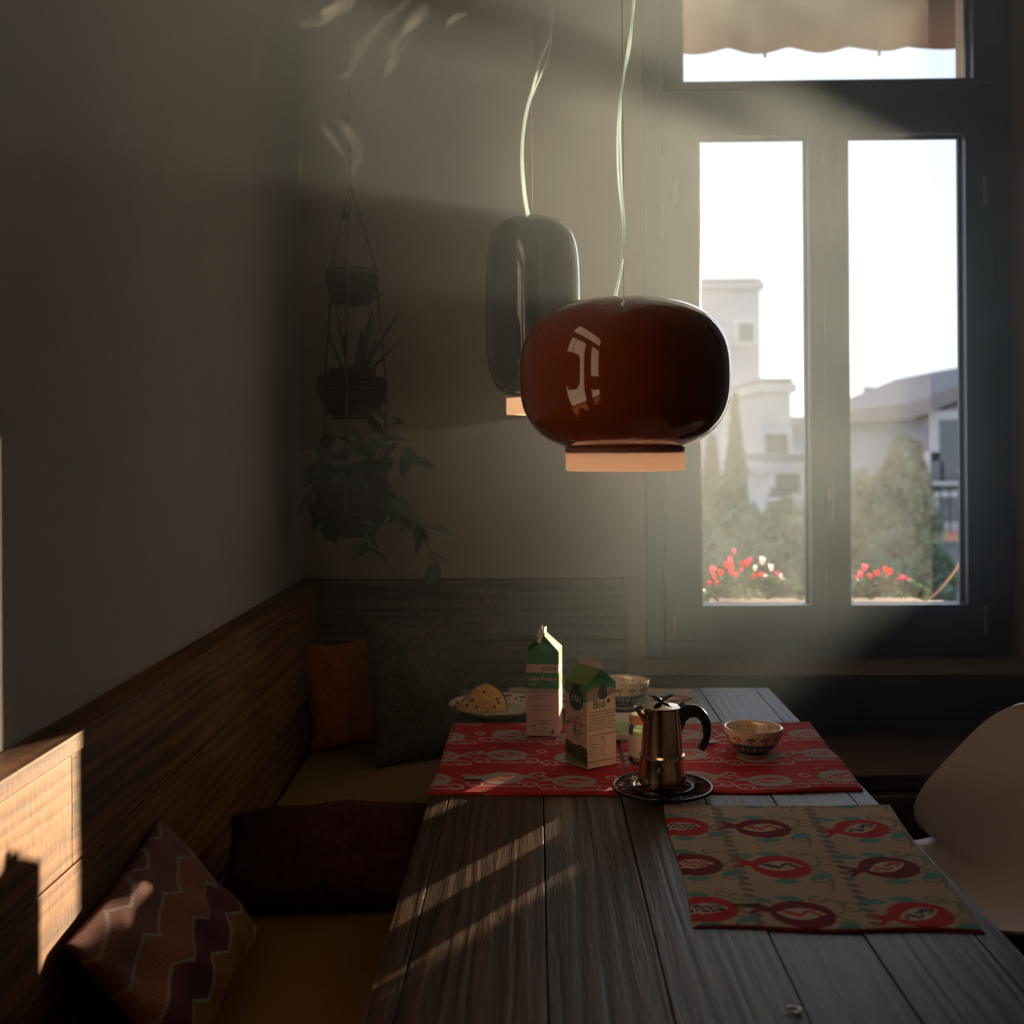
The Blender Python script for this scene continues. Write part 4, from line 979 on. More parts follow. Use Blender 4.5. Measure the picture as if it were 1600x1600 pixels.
# spoon
sp0 = at(1121, 1160, z=TZ+0.008)
spn = thing('spoon', 'steel teaspoon lying on red placemat between pot handle and small bowl', 'spoon', (sp0.x, sp0.y, TZ+0.0080), R(8))
V, Fc = [], []; na, nb = 10, 16
for j in range(na+1):
    for i in range(nb):
        t = j/na; an = 2*math.pi*i/nb; V.append((math.cos(an)*0.020*t, math.sin(an)*0.013*t, 0.006*t*t-0.003))
for j in range(na):
    for i in range(nb): Fc.append((j*nb+i, j*nb+(i+1) % nb, (j+1)*nb+(i+1) % nb, (j+1)*nb+i))
o = raw('spoon_bowl', V, Fc, M_steel, spn, (-0.018, 0, 0), smooth=True); s = o.modifiers.new('t', 'SOLIDIFY'); s.thickness = 0.001
tube('handle', smoothpath([(0.0, 0, 0.003), (0.03, 0, 0.007), (0.07, 0, 0.004), (0.105, 0.0, 0.002)], 4), [(0.0022, 0.0012)]*5+[(0.003, 0.001)]*8, M_steel, spn, n=8)
# small metal hook on the near planks
hk = at(1243, 1578, z=TZ+0.004)
tag(tube('metal_hook', smoothpath([(hk.x-0.010, hk.y+0.003, TZ+0.004), (hk.x-0.001, hk.y+0.006, TZ+0.004), (hk.x+0.007, hk.y+0.001, TZ+0.004), (hk.x+0.003, hk.y-0.005, TZ+0.003), (hk.x-0.002, hk.y-0.003, TZ+0.003)], 5), 0.0016, M_steel, None), 'tiny bent metal hook lying on near end of the table planks', 'hook')

# ------------------------------------------------------------------ chair
M_shell = mat('white moulded plastic', (0.62, 0.56, 0.54), 0.32, spec=0.4)
M_beech = mat('beech leg', (0.30, 0.17, 0.08), 0.45); M_wire = mat('black wire', (0.02, 0.02, 0.02), 0.4, 0.8)
ch = thing('shell_chair', 'white moulded shell chair pulled up to the right side of the table', 'chair', (0.885, 2.38, 0), R(8))
prof = [(-0.235, 0.395, 0.170), (-0.225, 0.425, 0.195), (-0.19, 0.445, 0.215), (-0.12, 0.452, 0.230), (-0.03, 0.440, 0.240), (0.05, 0.435, 0.245), (0.115, 0.455, 0.243), (0.155, 0.51, 0.238),
        (0.175, 0.58, 0.230), (0.190, 0.65, 0.222), (0.205, 0.72, 0.210), (0.218, 0.78, 0.190), (0.226, 0.82, 0.162), (0.232, 0.850, 0.120), (0.235, 0.868, 0.070)]
pr = smoothpath([Vector(p) for p in prof], 3); V, Fc = [], []; nu = 29
for j, p in enumerate(pr):
    bf = min(1, max(0, (p.y-0.45)/0.20))   # 0 seat, 1 back
    for i in range(nu):
        u = -1+2*i/(nu-1); e2 = abs(u)**2.6
        armk = math.exp(-((p.y-0.52)/0.12)**2)
        sweep = 0.03+0.18*min(1, max(0, (0.84-p.y)/0.34))
        V.append((p.x - sweep*bf**0.6*e2 - 0.03*armk*e2, u*p.z*(1+0.02*e2), p.y + 0.055*(1-bf)*e2*(0.4+0.6*min(1, max(0, (p.x+0.24)/0.2)))))
for j in range(len(pr)-1):
    for i in range(nu-1): a_ = j*nu+i; Fc.append((a_, a_+1, a_+nu+1, a_+nu))
so = raw('shell', V, Fc, M_shell, ch, smooth=True); s = so.modifiers.new('t', 'SOLIDIFY'); s.thickness = 0.006; so.scale = (1, 1, 0.955)
for sx_ in (-1, 1):
    for sy_ in (-1, 1):
        tube('leg', [(sx_*0.10, sy_*0.10, 0.40), (sx_*0.20, sy_*0.21, 0.0)], [0.014, 0.009], M_beech, ch, n=12)
bm = bmesh.new()
for sx_ in (-1, 1): addtube(bm, [(sx_*0.10, -0.10, 0.385), (sx_*0.17, 0.18, 0.13)], 0.004, 6); addtube(bm, [(sx_*0.10, 0.10, 0.385), (sx_*0.17, -0.18, 0.13)], 0.004, 6)
addtube(bm, [(-0.1, -0.1, 0.415), (0.1, 0.1, 0.415)], 0.006, 6); addtube(bm, [(-0.1, 0.1, 0.415), (0.1, -0.1, 0.415)], 0.006, 6)
from_bm(bm, 'wire_base', M_wire, ch, smooth=True)

# ------------------------------------------------------------------ hanging planter and plants
YP = 3.30
M_rope = cloth('rope', (0.16, 0.095, 0.055), (0.09, 0.05, 0.03), 200)
M_basket = cloth('dark woven basket', (0.085, 0.026, 0.020), (0.04, 0.013, 0.010), 160)
M_basket2 = cloth('brown woven basket', (0.06, 0.036, 0.022), (0.03, 0.018, 0.012), 160)
M_soil = mat('soil', (0.02, 0.013, 0.01), 0.95)
hx0 = at(549, 500, y=YP).x
hpz = lambda py: at(549, py, y=YP).z
hang = thing('hanging_planter', 'three tiered hanging planter of woven baskets on thin ropes in the corner', 'planter', (hx0, YP, hpz(840)))
B0 = hang.location.copy()
def basket(px, w0, w1, t0, t1, mb, nb_, neck=None):
    """coiled basket from py t0 (top) to t1 (bottom)"""
    z1, z0 = hpz(t0)-B0.z, hpz(t1)-B0.z; s = YP/1750; r1 = w0*s/2; r0 = w1*s/2; cx = at(px, t0, y=YP).x-B0.x
    bm = bmesh.new(); P = [(0, z0)]
    for i in range(nb_):
        t = (i+0.5)/nb_; r = r0+(r1-r0)*math.sin(min(1, t*1.25)*math.pi/2)**0.7
        zc = z0+(z1-z0)*t; h_ = (z1-z0)/nb_/2
        P += [(r-0.0015, zc-h_), (r+0.002, zc-h_*0.4), (r+0.002, zc+h_*0.4), (r-0.0015, zc+h_*0.95)]
    P += [(P[-1][0]-0.006, z1), (P[-1][0]-0.008, z1-0.02), (0, z1-0.02)]
    addlathe(bm, P, 40, (cx, 0, 0)); o = from_bm(bm, 'basket', mb, hang, smooth=True, ang=40)
    return cx, r1, z0, z1
b1 = basket(550, 80, 56, 422, 474, M_basket, 7); b2 = basket(551, 106, 56, 590, 655, M_basket, 9); b3 = basket(549, 112, 62, 745, 838, M_basket2, 11)
bm = bmesh.new(); addlathe(bm, [(0.066, b2[3]-0.004), (0.07, b2[3]+0.012), (0.068, b2[3]+0.026), (0.060, b2[3]+0.026), (0.058, b2[3]+0.004), (0, b2[3]+0.004)], 32, (b2[0], 0, 0)); from_bm(bm, 'basket_neck', M_basket, hang, smooth=True, ang=50)
apex = Vector((0, 0, hpz(287)-B0.z))
for k in range(3):
    an = R(30+120*k); cs, sn = math.cos(an), math.sin(an)
    pts = [apex] + [Vector((b[0]+cs*(b[1]+0.005), sn*(b[1]+0.005), z)) for b in (b1, b2, b3) for z in (b[3], (b[2]+b[3])/2)]
    pts.append(Vector((b3[0]+cs*b3[1]*0.4, sn*b3[1]*0.4, b3[2]-0.002)))
    tube('rope', pts, 0.0028, M_rope, hang, n=6)
an = R(-90); tube('rope', [apex]+[Vector((b[0], -b[1]-0.006, z)) for b in (b1, b2) for z in (b[3], b[2]+0.01)], 0.0025, M_rope, hang, n=6)
tube('rope', [apex, Vector((0, 0, ZC-B0.z-0.004))], 0.0022, M_rope, hang, n=6)
kn = at(532, 336, y=YP)-B0; bm = bmesh.new(); bmesh.ops.create_icosphere(bm, subdivisions=2, radius=0.013); from_bm(bm, 'rope_knot', M_rope, hang, (kn.x*0.62, 0.0, kn.z), smooth=True)

M_leafd = mat('dark succulent leaf', (0.015, 0.04, 0.028), 0.4); M_leaf = mat('pothos leaf', (0.03, 0.085, 0.025), 0.4)
M_leaf2 = mat('geranium leaf', (0.05, 0.10, 0.035), 0.6)
sp_ = thing('succulent', 'spiky dark succulent growing from the middle hanging basket', 'plant', (B0.x+b2[0], YP, B0.z+b2[3]+0.005))
def blade(base, tip, bend, w, m, parent, name='leaf'):
    P = [Vector(base).lerp(Vector(tip), t)+Vector(bend)*math.sin(t*math.pi)*1.0 for t in np.linspace(0, 1, 9)]
    return tube(name, P, [(w*(1-0.75*t**2)+0.0008, w*0.32*(1-0.6*t)) for t in np.linspace(0, 1, 9)], m, parent, n=8)
for (px, py, bpx, w, dy) in ((509, 505, 541, 0.010, -0.02), (522, 470, 545, 0.008, 0.02), (584, 482, 560, 0.011, -0.01), (627, 484, 566, 0.011, -0.03), (626, 532, 570, 0.007, 0.01), (540, 520, 548, 0.009, -0.03), (597, 500, 562, 0.005, 0.03), (502, 488, 536, 0.003, 0.01), (566, 515, 556, 0.009, -0.04)):
    tip = at(px, py, y=YP+dy)-sp_.location; bs = at(bpx, 580, y=YP)-sp_.location
    blade((bs.x, 0.3*dy, 0), tip, (random.uniform(-0.01, 0.01), 0, 0.008), w, M_leafd, sp_)
def leafmesh(l, w, curl=0.25):
    V, Fc = [], []; n = 7
    for i in range(n+1):
        t = i/n; hw = w*math.sin(math.pi*min(1, t*0.92+0.06))**0.8*(1-0.35*t); z = -curl*l*t*t
        V += [(t*l, -hw, z+0.10*hw), (t*l, 0, z-0.12*hw), (t*l, hw, z+0.10*hw)]
        if i: b = 3*i; Fc += [(b-3, b-2, b+1, b), (b-2, b-1, b+2, b+1)]
    me = bpy.data.meshes.new('leaf'); me.from_pydata(V, [], Fc); me.update(); me.polygons.foreach_set('use_smooth', [True]*len(me.polygons)); return me
lm = [leafmesh(0.066, 0.027), leafmesh(0.055, 0.023, 0.4), leafmesh(0.072, 0.029, 0.15)]
for me in lm: me.materials.append(M_leaf)
po = thing('pothos', 'trailing leafy pothos spilling from the lowest hanging basket', 'plant', (B0.x+b3[0], YP, B0.z+b3[3]-0.01))
def addleaf(p, d, k, roll=0.0, nm='leaf', par=po):
    d = Vector(d).normalized(); up = Vector((0, -0.3, 1)) if abs(d.z) < 0.8 else Vector((0, -1, 0.2)); yv = up.cross(d).normalized(); zv = d.cross(yv)
    M4 = Matrix((d, yv, zv)).transposed().to_4x4() @ Matrix.Rotation(roll, 4, 'X')
    o = link(nm, lm[k % 3], None, par); o.matrix_local = Matrix.Translation(p) @ M4; return o
vines = [[(575, 745), (590, 700), (600, 665), (606, 650)], [(580, 745), (605, 690), (630, 700), (650, 720)], [(585, 760), (615, 775), (632, 800), (655, 830), (682, 880)], [(590, 770), (610, 800), (640, 815), (685, 828)],
         [(540, 745), (520, 715), (510, 700), (500, 700)], [(530, 750), (505, 740), (490, 760), (484, 790)], [(560, 750), (560, 790), (565, 830), (578, 860)], [(555, 745), (545, 710), (560, 695), (575, 690)], [(550, 750), (525, 770), (508, 790), (505, 820)]]
for vi, vn in enumerate(vines):
    dy = -0.03-0.012*(vi % 4)
    P = [at(px, py, y=YP+dy*(1 if i else 0.5))-po.location for i, (px, py) in enumerate(vn)]
    P = smoothpath(P, 5); tube('stem', P, 0.0016, M_leaf, po, n=5)
    for i in range(2, len(P), 2):
        d = (P[i]-P[i-1]).normalized(); sd = 1 if (i//2) % 2 else -1
        dd = d*0.5+Vector((sd*(0.5+0.4*random.random()), random.uniform(-0.6, 0.1), random.uniform(-0.5, 0.25)))
        addleaf(P[i], dd, random.randrange(3), random.uniform(-0.6, 0.6))
for _ in range(64):
    an = random.uniform(0, 6.28); r_ = random.uniform(0.02, 0.085); p_ = Vector((r_*math.cos(an), r_*math.sin(an)*0.8-0.01, random.uniform(-0.01, 0.05)))
    addleaf(p_, (math.cos(an), math.sin(an)-0.2, random.uniform(-0.5, 0.7)), random.randrange(3), random.uniform(-0.7, 0.7))

# ------------------------------------------------------------------ outside: flower boxes
M_terra = mat('window box', (0.20, 0.11, 0.08), 0.8)
M_fred = mat('red petals', (0.85, 0.04, 0.03), 0.6); M_fpink = mat('pink petals', (0.85, 0.10, 0.22), 0.6); M_fwhite = mat('white petals', (0.85, 0.80, 0.78), 0.6); M_fmag = mat('magenta petals', (0.62, 0.02, 0.16), 0.6)
for m_ in (M_fred, M_fpink, M_fwhite, M_fmag, M_leaf2):
    tl = N(m_, 'ShaderNodeBsdfTranslucent'); tl.inputs[0].default_value = BS(m_).inputs['Base Color'].default_value; mx = N(m_, 'ShaderNodeMixShader'); mx.inputs[0].default_value = 0.45
    L(m_, BS(m_).outputs[0], mx.inputs[1]); L(m_, tl.outputs[0], mx.inputs[2]); L(m_, mx.outputs[0], m_.node_tree.nodes['Material Output'].inputs[0])
YFb = YO+0.13
def petalmesh(r):
    V, Fc = [], []
    bm = bmesh.new()
    for k in range(5):
        an = 2*math.pi*k/5; d = Vector((math.cos(an), math.sin(an)*0.7, 0)); s_ = Vector((-math.sin(an), math.cos(an)*0.7, 0))
        pts = [Vector((0, 0, 0)), d*r*0.35+s_*r*0.28+Vector((0, 0, r*0.5)), d*r*0.5+s_*r*0.25+Vector((0, 0, r*1.15)), d*r*0.45+Vector((0, 0, r*1.3)), d*r*0.5-s_*r*0.25+Vector((0, 0, r*1.15)), d*r*0.35-s_*r*0.28+Vector((0, 0, r*0.5))]
        vv = [bm.verts.new(p) for p in pts]; bm.faces.new(vv[:4]); bm.faces.new([vv[0], vv[3], vv[4], vv[5]])
    me = bpy.data.meshes.new('flower'); bm.to_mesh(me); bm.free(); return me
def cyclamen(label, px0, px1, flowers, seed):
    r = random.Random(seed); c0 = at(px0, 945, y=YFb); c1_ = at(px1, 945, y=YFb); cx = (c0.x+c1_.x)/2; w = c1_.x-c0.x; zb = GZ0-0.055
    wb = thing('window_box', label.replace('PLANT', 'planter box'), 'planter', (cx, YFb, zb-0.12))
    bm = bmesh.new(); addbox(bm, (0, 0, 0.055), (w*0.95, 0.14, 0.11), None, 0.004); from_bm(bm, 'box', M_terra, wb)
    bm = bmesh.new(); addbox(bm, (0, 0, 0.112), (w*0.95+0.012, 0.152, 0.014), None, 0.003); from_bm(bm, 'rim', M_terra, wb)
    pl = thing('cyclamen', label.replace('PLANT', 'cyclamen'), 'flowers', (cx, YFb, zb))
    bm = bmesh.new()
    for _ in range(260):
        t = r.uniform(-1, 1); h = 0.012+0.075*math.sqrt(max(0, 1-t*t))*r.random()**0.6; c = Vector((t*w*0.5, r.uniform(-0.065, 0.065), h)); rr = r.uniform(0.010, 0.019)
        q = Euler((r.uniform(-0.9, 0.9), r.uniform(-0.9, 0.9), r.uniform(0, 6))).to_matrix()
        bm.faces.new([bm.verts.new(c+q @ Vector((rr*math.cos(a_)*1.1, rr*math.sin(a_), 0.15*rr*math.cos(2*a_)))) for a_ in np.linspace(0, 2*math.pi, 7)[:-1]])
    o = from_bm(bm, 'leaves', M_leaf2, pl); o['kind'] = 'stuff'
    ms = {}
    for (px, py, c, s_) in flowers:
        m_ = {'r': M_fred, 'p': M_fpink, 'w': M_fwhite, 'm': M_fmag}[c]
        yy = YFb+r.uniform(-0.05, 0.03); p = at(px, py, y=yy)-pl.location; key = (c, s_)
        if key not in ms: ms[key] = petalmesh(0.017*s_); ms[key].materials.append(m_)
        link('flower', ms[key], None, pl, (p.x, p.y, p.z-0.008*s_), (r.uniform(-0.4, 0.4), r.uniform(-0.4, 0.4), r.uniform(0, 6)))
        tube('flower_stem', [(p.x, p.y, p.z-0.006), (p.x*0.8+r.uniform(-0.01, 0.01), p.y, max(0.01, p.z-0.09))], 0.0012, M_leaf2, pl, n=4)
FLL = [(1147, 863, 'p', 1), (1139, 876, 'p', 1.1), (1133, 885, 'r', 1.3), (1145, 884, 'r', 1.2), (1140, 894, 'r', 1.3), (1111, 892, 'p', 1.3), (1116, 903, 'r', 1.2), (1127, 897, 'r', 1.2), (1108, 914, 'r', 1.2), (1119, 913, 'r', 1.0),
       (1160, 884, 'r', 1.2), (1167, 882, 'r', 1.2), (1174, 877, 'm', 1), (1157, 893, 'p', 0.9), (1190, 879, 'w', 1.5), (1206, 890, 'w', 1.4), (1179, 890, 'w', 1.1), (1178, 904, 'r', 1.3), (1188, 901, 'r', 1.3), (1194, 907, 'm', 1.0),
       (1215, 899, 'm', 1.1), (1222, 902, 'w', 1.1), (1224, 909, 'w', 0.9), (1227, 918, 'm', 0.9), (1150, 900, 'r', 1.0), (1196, 902, 'w', 0.8)]
FLR = [(1349, 889, 'p', 1.3), (1346, 899, 'p', 1.2), (1338, 903, 'r', 0.9), (1360, 903, 'r', 1.1), (1372, 898, 'r', 1.2), (1384, 893, 'r', 1.3), (1392, 896, 'r', 1.2), (1381, 906, 'm', 1.1), (1400, 909, 'r', 1.1), (1412, 907, 'm', 1.4), (1424, 912, 'm', 1.4),
       (1388, 917, 'm', 0.9), (1419, 921, 'm', 1), (1410, 932, 'm', 0.8), (1406, 912, 'w', 0.7)]
cyclamen('PLANT with red, pink and white flowers outside the left window pane', 1100, 1262, FLL, 2)
cyclamen('PLANT with red and magenta flowers outside the right window pane', 1332, 1442, FLR, 5)
M_dry = mat('dry twig', (0.4, 0.28, 0.2), 0.8)
d0, d1, d2 = at(1440, 943, y=YFb), at(1465, 925, y=YFb), at(1492, 892, y=YFb)
tag(tube('dry_twig', smoothpath([d0, d1, d2, d2+Vector((0.02, 0, 0.04))], 4), 0.004, M_dry, None, n=6), 'dry bent twig outside the right pane beside the magenta flowers', 'twig')

# ------------------------------------------------------------------ outside: town
GZ = -9.0
M_ground = plaster('ground', (0.16, 0.17, 0.12), (0.10, 0.12, 0.08))
struct(raw('ground', [(-90, YO+1.5, GZ), (130, YO+1.5, GZ), (130, 160, GZ), (-90, 160, GZ)], [(0, 1, 2, 3)], M_ground))
M_pinkb = plaster('pink render', (0.36, 0.33, 0.38), (0.32, 0.30, 0.35)); M_creamb = plaster('cream render', (0.42, 0.40, 0.40), (0.37, 0.35, 0.36)); M_greyb = plaster('grey render', (0.24, 0.26, 0.32), (0.20, 0.22, 0.28))
M_blueb = plaster('blue grey render', (0.20, 0.22, 0.28), (0.16, 0.18, 0.23)); M_roof = mat('roof tiles', (0.15, 0.13, 0.14), 0.85); M_win = mat('far window glass', (0.06, 0.07, 0.09), 0.15); M_frame = mat('window surround', (0.42, 0.41, 0.44), 0.7)
def building(label, px0, px1, pyt, y, depth, m, wins, rz=0.0, roof='flat', chim=(), name='building'):
    a_ = at(px0, pyt, y=y); b_ = at(px1, pyt, y=y); cx = (a_.x+b_.x)/2; w = b_.x-a_.x; H = a_.z-GZ
    t = thing(name, label, 'building', (cx, y+depth/2, GZ))
    bm = bmesh.new(); addbox(bm, (0, 0, H/2), (w, depth, H)); from_bm(bm, 'walls', m, t)
    if roof == 'flat':
        box('cornice', (0, 0, H+0.1), (w+0.3, depth+0.3, 0.25), m, t, 0.02); box('roof_slab', (0, 0, H+0.3), (w+0.1, depth+0.1, 0.15), M_roof, t, 0.01)
    else:
        k, hr = roof; raw('roof', [(-w/2-0.3, -depth/2-0.3, H), (w/2+0.3, -depth/2-0.3, H+hr*(k == 'rise')), (w/2+0.3, depth/2+0.3, H+hr*(k == 'rise')), (-w/2-0.3, depth/2+0.3, H),
            (-w/2-0.3, -depth/2-0.3, H+0.25), (w/2+0.3, -depth/2-0.3, H+0.25+hr*(k == 'rise')), (w/2+0.3, depth/2+0.3, H+0.25+hr*(k == 'rise')), (-w/2-0.3, depth/2+0.3, H+0.25)]
            + [(w/2, -depth/2, H), (w/2, depth/2, H), (-w/2, -depth/2, H), (-w/2, depth/2, H)], [(0, 3, 2, 1), (4, 5, 6, 7), (0, 1, 5, 4), (1, 2, 6, 5), (2, 3, 7, 6), (3, 0, 4, 7), (10, 8, 1), (11, 9, 2)], M_roof, t)
        box('upper_wall', (w*0.24, 0, H+hr*0.3*(k == 'rise')), (w*0.5, depth*0.98, hr*0.8+0.01), m, t, 0)
    for (px, py, ww, hh) in wins:
        q = at(px, py, y=y)-t.location
        f = box('window', (q.x, -depth/2-0.02, q.z), (ww+0.3, 0.10, hh+0.3), M_frame, t, 0.01); box('pane', (0, -0.055, 0), (ww, 0.03, hh), M_win, f, 0)
        box('sill', (0, -0.10, -hh/2-0.12), (ww+0.4, 0.2, 0.08), M_frame, f, 0)
    for (px, py, ww) in chim:
        q = at(px, py, y=y)-t.location; bm = bmesh.new(); addbox(bm, (q.x, -depth*0.2, (q.z+H)/2+0.2), (ww, ww, q.z-H+1.4)); addbox(bm, (q.x, -depth*0.2, q.z+0.05), (ww*1.3, ww*1.3, 0.12)); from_bm(bm, 'chimney', m, t)
    return t
building('tall pale tower block seen through the left pane', 1040, 1187, 452, 42, 9, M_pinkb, [(1165, 520, 0.55, 0.7), (1168, 690, 0.5, 0.7)])
building('lower cream house right of the tower block', 1190, 1235, 612, 32, 7, M_creamb, [(1212, 700, 0.6, 0.8), (1212, 760, 0.6, 0.8)])
building('small grey house between cream house and window mullion', 1228, 1300, 662, 62, 8, M_greyb, [(1246, 700, 0.7, 0.9), (1246, 740, 0.7, 0.9)])
building('pale villa low behind the trees in the left pane', 1200, 1262, 738, 24, 5, M_pinkb, [(1230, 752, 0.5, 0.5), (1212, 790, 0.4, 0.5)])
building('distant grey house at the left of the right pane', 1300, 1358, 672, 50, 8, M_greyb, [(1340, 720, 0.6, 0.8)], roof=('rise', -0.0))
building('distant low white house on the skyline behind the chimney', 1345, 1420, 672, 70, 8, M_creamb, [(1360, 690, 0.6, 0.6)])
building('gabled house with chimneys in the right pane', 1378, 1470, 672, 26, 7, M_greyb, [(1400, 700, 0.35, 0.5)], roof='flat', chim=[(1400, 658, 0.22), (1419, 660, 0.10)])
bd = building('dark near house at the right edge of the right pane', 1446, 1570, 655, 18, 6, M_blueb, [(1483, 700, 0.35, 0.9), (1483, 780, 0.35, 0.7), (1462, 740, 0.2, 0.4)], roof=('rise', 0.75))
# neighbour's balcony rail
bl = thing('balcony', None, None, tuple(at(1480, 836, y=17.4)-bd.location)); bl.parent = bd
box('slab', (0, 0, 0), (1.2, 1.1, 0.10), mat('balcony paint', (0.45, 0.2, 0.13), 0.7), bl, 0.01)
for i in range(9): tube('baluster', [(-0.55+i*0.137, -0.5, 0.05), (-0.55+i*0.137, -0.5, 0.75)], 0.012, M_wire, bl, n=6)
tube('handrail', [(-0.58, -0.5, 0.77), (0.58, -0.5, 0.77)], 0.02, M_wire, bl, n=6)

M_cyp = mat('cypress foliage', (0.06, 0.10, 0.06), 0.8); M_oliv = mat('olive foliage', (0.13, 0.15, 0.09), 0.8); M_bark = mat('bark', (0.10, 0.07, 0.05), 0.9)
for m_ in (M_cyp, M_oliv):
    v_ = coords(m_, rnd=True); n_ = noise(m_, v_, 3.0, 3); bc = BS(m_).inputs['Base Color'].default_value[:3]
    L(m_, ramp(m_, n_, [(0.3, tuple(c*0.6 for c in bc)), (0.7, tuple(c*1.5 for c in bc))]), BS(m_).inputs['Base Color'])
def tree(name, label, px, pyt, pyb, y, rpx, m, nleaf, shape, seed, group=None):
    """crown from py top to py bottom, real leaves scattered through its volume"""
    r = np.random.default_rng(seed); top = at(px, pyt, y=y); bot = at(px, pyb, y=y); H = top.z-bot.z; rad = rpx*y/1750
    t = thing(name, label, 'tree', (top.x, y, GZ), 0, group)
    tube('trunk', [(0, 0, 0), (0.1, 0, (bot.z-GZ)*0.6), (0, 0, bot.z-GZ+H*0.6)], [rad*0.12+0.05, rad*0.10+0.04, rad*0.04+0.02], M_bark, t, n=8)
    n = nleaf; u = r.random(n); an = r.random(n)*2*np.pi
    if shape == 'cone': prof_ = np.sin(np.clip(u, 0, 1)**0.6*np.pi)**0.8*(1-u)**0.35*1.25
    else: prof_ = np.sqrt(np.clip(1-(2*u-1)**2, 0, 1))
    lump = 1+0.22*np.sin(an*3+u*9+seed)+0.15*np.sin(an*5-u*17)
    rr = rad*prof_*lump*(0.55+0.45*r.random(n)**0.5); C_ = np.stack([rr*np.cos(an), rr*np.sin(an), (bot.z-GZ)+u*H+r.normal(0, 0.02*H, n)], 1)
    s_ = (0.05+0.05*r.random(n))*max(1.0, rad*0.55)
    d1_ = r.normal(size=(n, 3)); d1_ /= np.linalg.norm(d1_, axis=1)[:, None]; d2_ = np.cross(d1_, r.normal(size=(n, 3))); d2_ /= np.linalg.norm(d2_, axis=1)[:, None]
    A_ = C_+d1_*s_[:, None]; B_ = C_+d2_*s_[:, None]*0.6; D_ = C_-d1_*s_[:, None]; E_ = C_-d2_*s_[:, None]*0.6
    V = np.stack([A_, B_, D_, E_], 1).reshape(-1, 3).astype(np.float32)
    me = bpy.data.meshes.new('foliage'); me.vertices.add(4*n); me.vertices.foreach_set('co', V.ravel()); me.loops.add(4*n); me.loops.foreach_set('vertex_index', np.arange(4*n, dtype=np.int32))
    me.polygons.add(n); me.polygons.foreach_set('loop_start', np.arange(0, 4*n, 4, dtype=np.int32)); me.polygons.foreach_set('loop_total', np.full(n, 4, np.int32)); me.update(calc_edges=True)
    o = link('foliage', me, m, t); o['kind'] = 'stuff'; return t
tree('cypress', 'slender dark cypress in front of the tower block', 1148, 632, 960, 17, 22, M_cyp, 5000, 'cone', 1)
tree('cypress', 'shorter cypress between slender cypress and left window edge', 1112, 690, 960, 15, 24, M_cyp, 5000, 'cone', 2)
tree('tree', 'bushy tree under the pale villa in the left pane', 1225, 790, 1010, 14, 45, M_oliv, 5000, 'round', 3)
tree('tree', 'wide dark bush low behind the left flower box', 1165, 800, 1010, 12, 50, M_cyp, 5000, 'round', 4)
tree('tree', 'tall bushy tree in front of the gabled house in the right pane', 1415, 690, 960, 15, 40, M_oliv, 6000, 'round', 5)
tree('tree', 'bushy tree beside the mullion in the right pane', 1348, 745, 1000, 16, 38, M_oliv, 5000, 'round', 6)
tree('tree', 'low dark bush behind the right flower box', 1400, 840, 1040, 11, 55, M_cyp, 5000, 'round', 7)
tree('tree', 'dark round shrub close to the window at far right of right pane', 1455, 860, 1000, 10, 30, M_cyp, 3000, 'round', 8)

# ------------------------------------------------------------------ smoke haze filling the room
HAZE = 0.135
hz = bpy.data.materials.new('smoke haze'); hz.use_nodes = True; ht = hz.node_tree; ht.nodes.clear()
ho = ht.nodes.new('ShaderNodeOutputMaterial'); vsn = ht.nodes.new('ShaderNodeVolumeScatter'); vsn.inputs['Color'].default_value = (0.70, 0.86, 0.97, 1)
vsn.inputs['Anisotropy'].default_value = 0.35
def hn(t, **kw):
    n = ht.nodes.new(t)
    for k_, v_ in kw.items(): setattr(n, k_, v_)
    return n
def hm(op, a, b=None):
    n = hn('ShaderNodeMath', operation=op)
    for i_, v_ in enumerate((a, b)):
        if v_ is None: continue
        if isinstance(v_, (int, float)): n.inputs[i_].default_value = v_
        else: ht.links.new(v_, n.inputs[i_])
    return n.outputs[0]
def hs(v, a, b, lo=0.0, hi=1.0):
    n = hn('ShaderNodeMapRange', interpolation_type='SMOOTHSTEP'); ht.links.new(v, n.inputs[0])
    for i_, q in enumerate((a, b, lo, hi)): n.inputs[i_+1].default_value = q
    return n.outputs[0]
htc = hn('ShaderNodeTexCoord'); hx_ = hn('ShaderNodeSeparateXYZ'); ht.links.new(htc.outputs['Object'], hx_.inputs[0])
sy = hs(hm('ADD', hx_.outputs['Y'], hm('MULTIPLY', hm('MAXIMUM', hm('SUBTRACT', hx_.outputs['Z'], 1.2), 0.0), 1.3)), 1.6, 3.1); sz = hs(hx_.outputs['Z'], 0.70, 1.40, 0.22, 1.0); sxx = hs(hm('ADD', hx_.outputs['X'], hm('MULTIPLY', hm('MAXIMUM', hm('SUBTRACT', hx_.outputs['Z'], 1.3), 0.0), 0.7)), -0.4, 0.6, 0.28, 1.0)
hno = hn('ShaderNodeTexNoise'); hno.inputs['Scale'].default_value = 1.6; hno.inputs['Detail'].default_value = 3; hno.inputs['Distortion'].default_value = 0.8
ht.links.new(htc.outputs['Object'], hno.inputs['Vector']); lump = hs(hno.outputs['Fac'], 0.30, 0.70, 0.55, 1.4)
den = hm('MULTIPLY', hm('MULTIPLY', sy, sz), hm('MULTIPLY', sxx, lump))
ht.links.new(hm('MULTIPLY', den, HAZE), vsn.inputs['Density'])
ht.links.new(vsn.outputs[0], ho.inputs['Volume'])
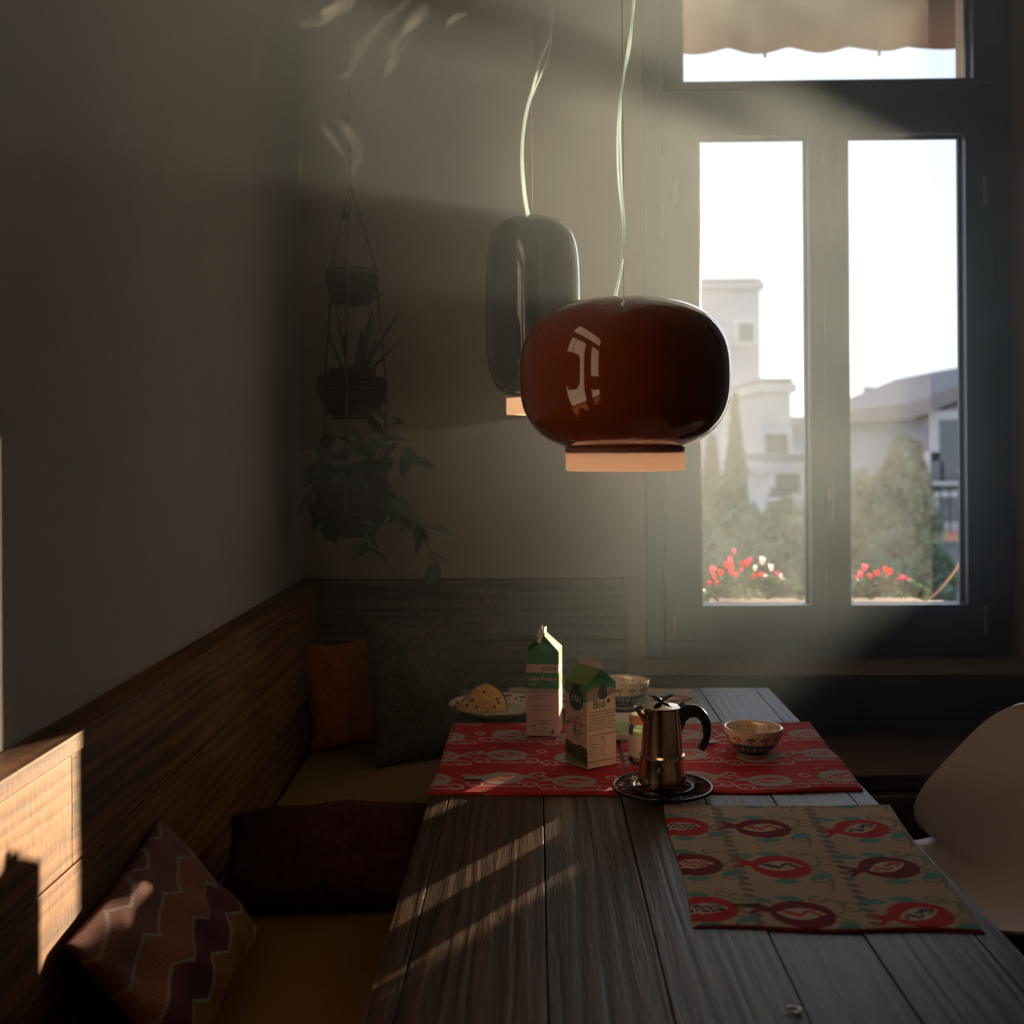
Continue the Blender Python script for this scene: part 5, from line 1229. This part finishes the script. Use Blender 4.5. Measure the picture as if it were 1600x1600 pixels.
bm = bmesh.new(); addbox(bm, ((XL+XR)/2, (0.9+YW-0.02)/2, (0.5+ZC)/2), (XR-XL-0.004, YW-0.02-0.9, ZC-0.51))
hzo = from_bm(bm, 'smoke_haze', hz); tag(hzo, 'thin blue-grey smoke haze filling the room and catching the sun', 'smoke', kind='stuff')

# curling wisps of denser smoke near the ceiling
wm = bpy.data.materials.new('smoke wisp'); wm.use_nodes = True; wt = wm.node_tree; wt.nodes.clear()
wo_ = wt.nodes.new('ShaderNodeOutputMaterial'); wv_ = wt.nodes.new('ShaderNodeVolumeScatter'); wv_.inputs['Color'].default_value = (0.86, 0.97, 0.95, 1)
wv_.inputs['Density'].default_value = 1.7; wv_.inputs['Anisotropy'].default_value = 0.35; wt.links.new(wv_.outputs[0], wo_.inputs['Volume'])
WIS = [([(522, 122), (545, 116), (556, 92), (575, 62), (610, 25), (650, -10)], 1.9, 0.008), ([(505, 22), (530, 12), (560, -6)], 1.8, 0.014), ([(397, 132), (399, 100), (404, 66)], 1.75, 0.006),
       ([(551, 284), (540, 250), (524, 222), (505, 200), (495, 170)], 1.95, 0.006), ([(466, 270), (470, 255), (467, 240)], 1.8, 0.004), ([(545, 280), (560, 240), (548, 210), (530, 190)], 1.85, 0.009),
       ([(632, 52), (650, 30), (668, 5)], 1.9, 0.012), ([(450, 30), (490, 40), (530, 20), (560, 5)], 1.85, 0.007), ([(600, 120), (615, 95), (612, 70), (630, 55)], 1.95, 0.010), ([(700, 40), (715, 25), (735, 20)], 1.9, 0.008)]
bm = bmesh.new()
for wp, wy, wr in WIS:
    P = smoothpath([at(px, py, y=1.19/(0.642+(838-px)/1750)-0.02+0.03*math.sin(i*1.3)) for i, (px, py) in enumerate(wp)], 6); n_ = len(P)
    addtube(bm, P, [(wr*0.85*(0.25+0.9*math.sin(math.pi*(i+0.5)/n_)), wr*0.5*(0.25+0.9*math.sin(math.pi*(i+0.5)/n_))) for i in range(n_)], 8)
wo = from_bm(bm, 'smoke_wisps', wm, smooth=True); tag(wo, 'thin curling smoke wisps high above the bench near the ceiling', 'smoke', kind='stuff')
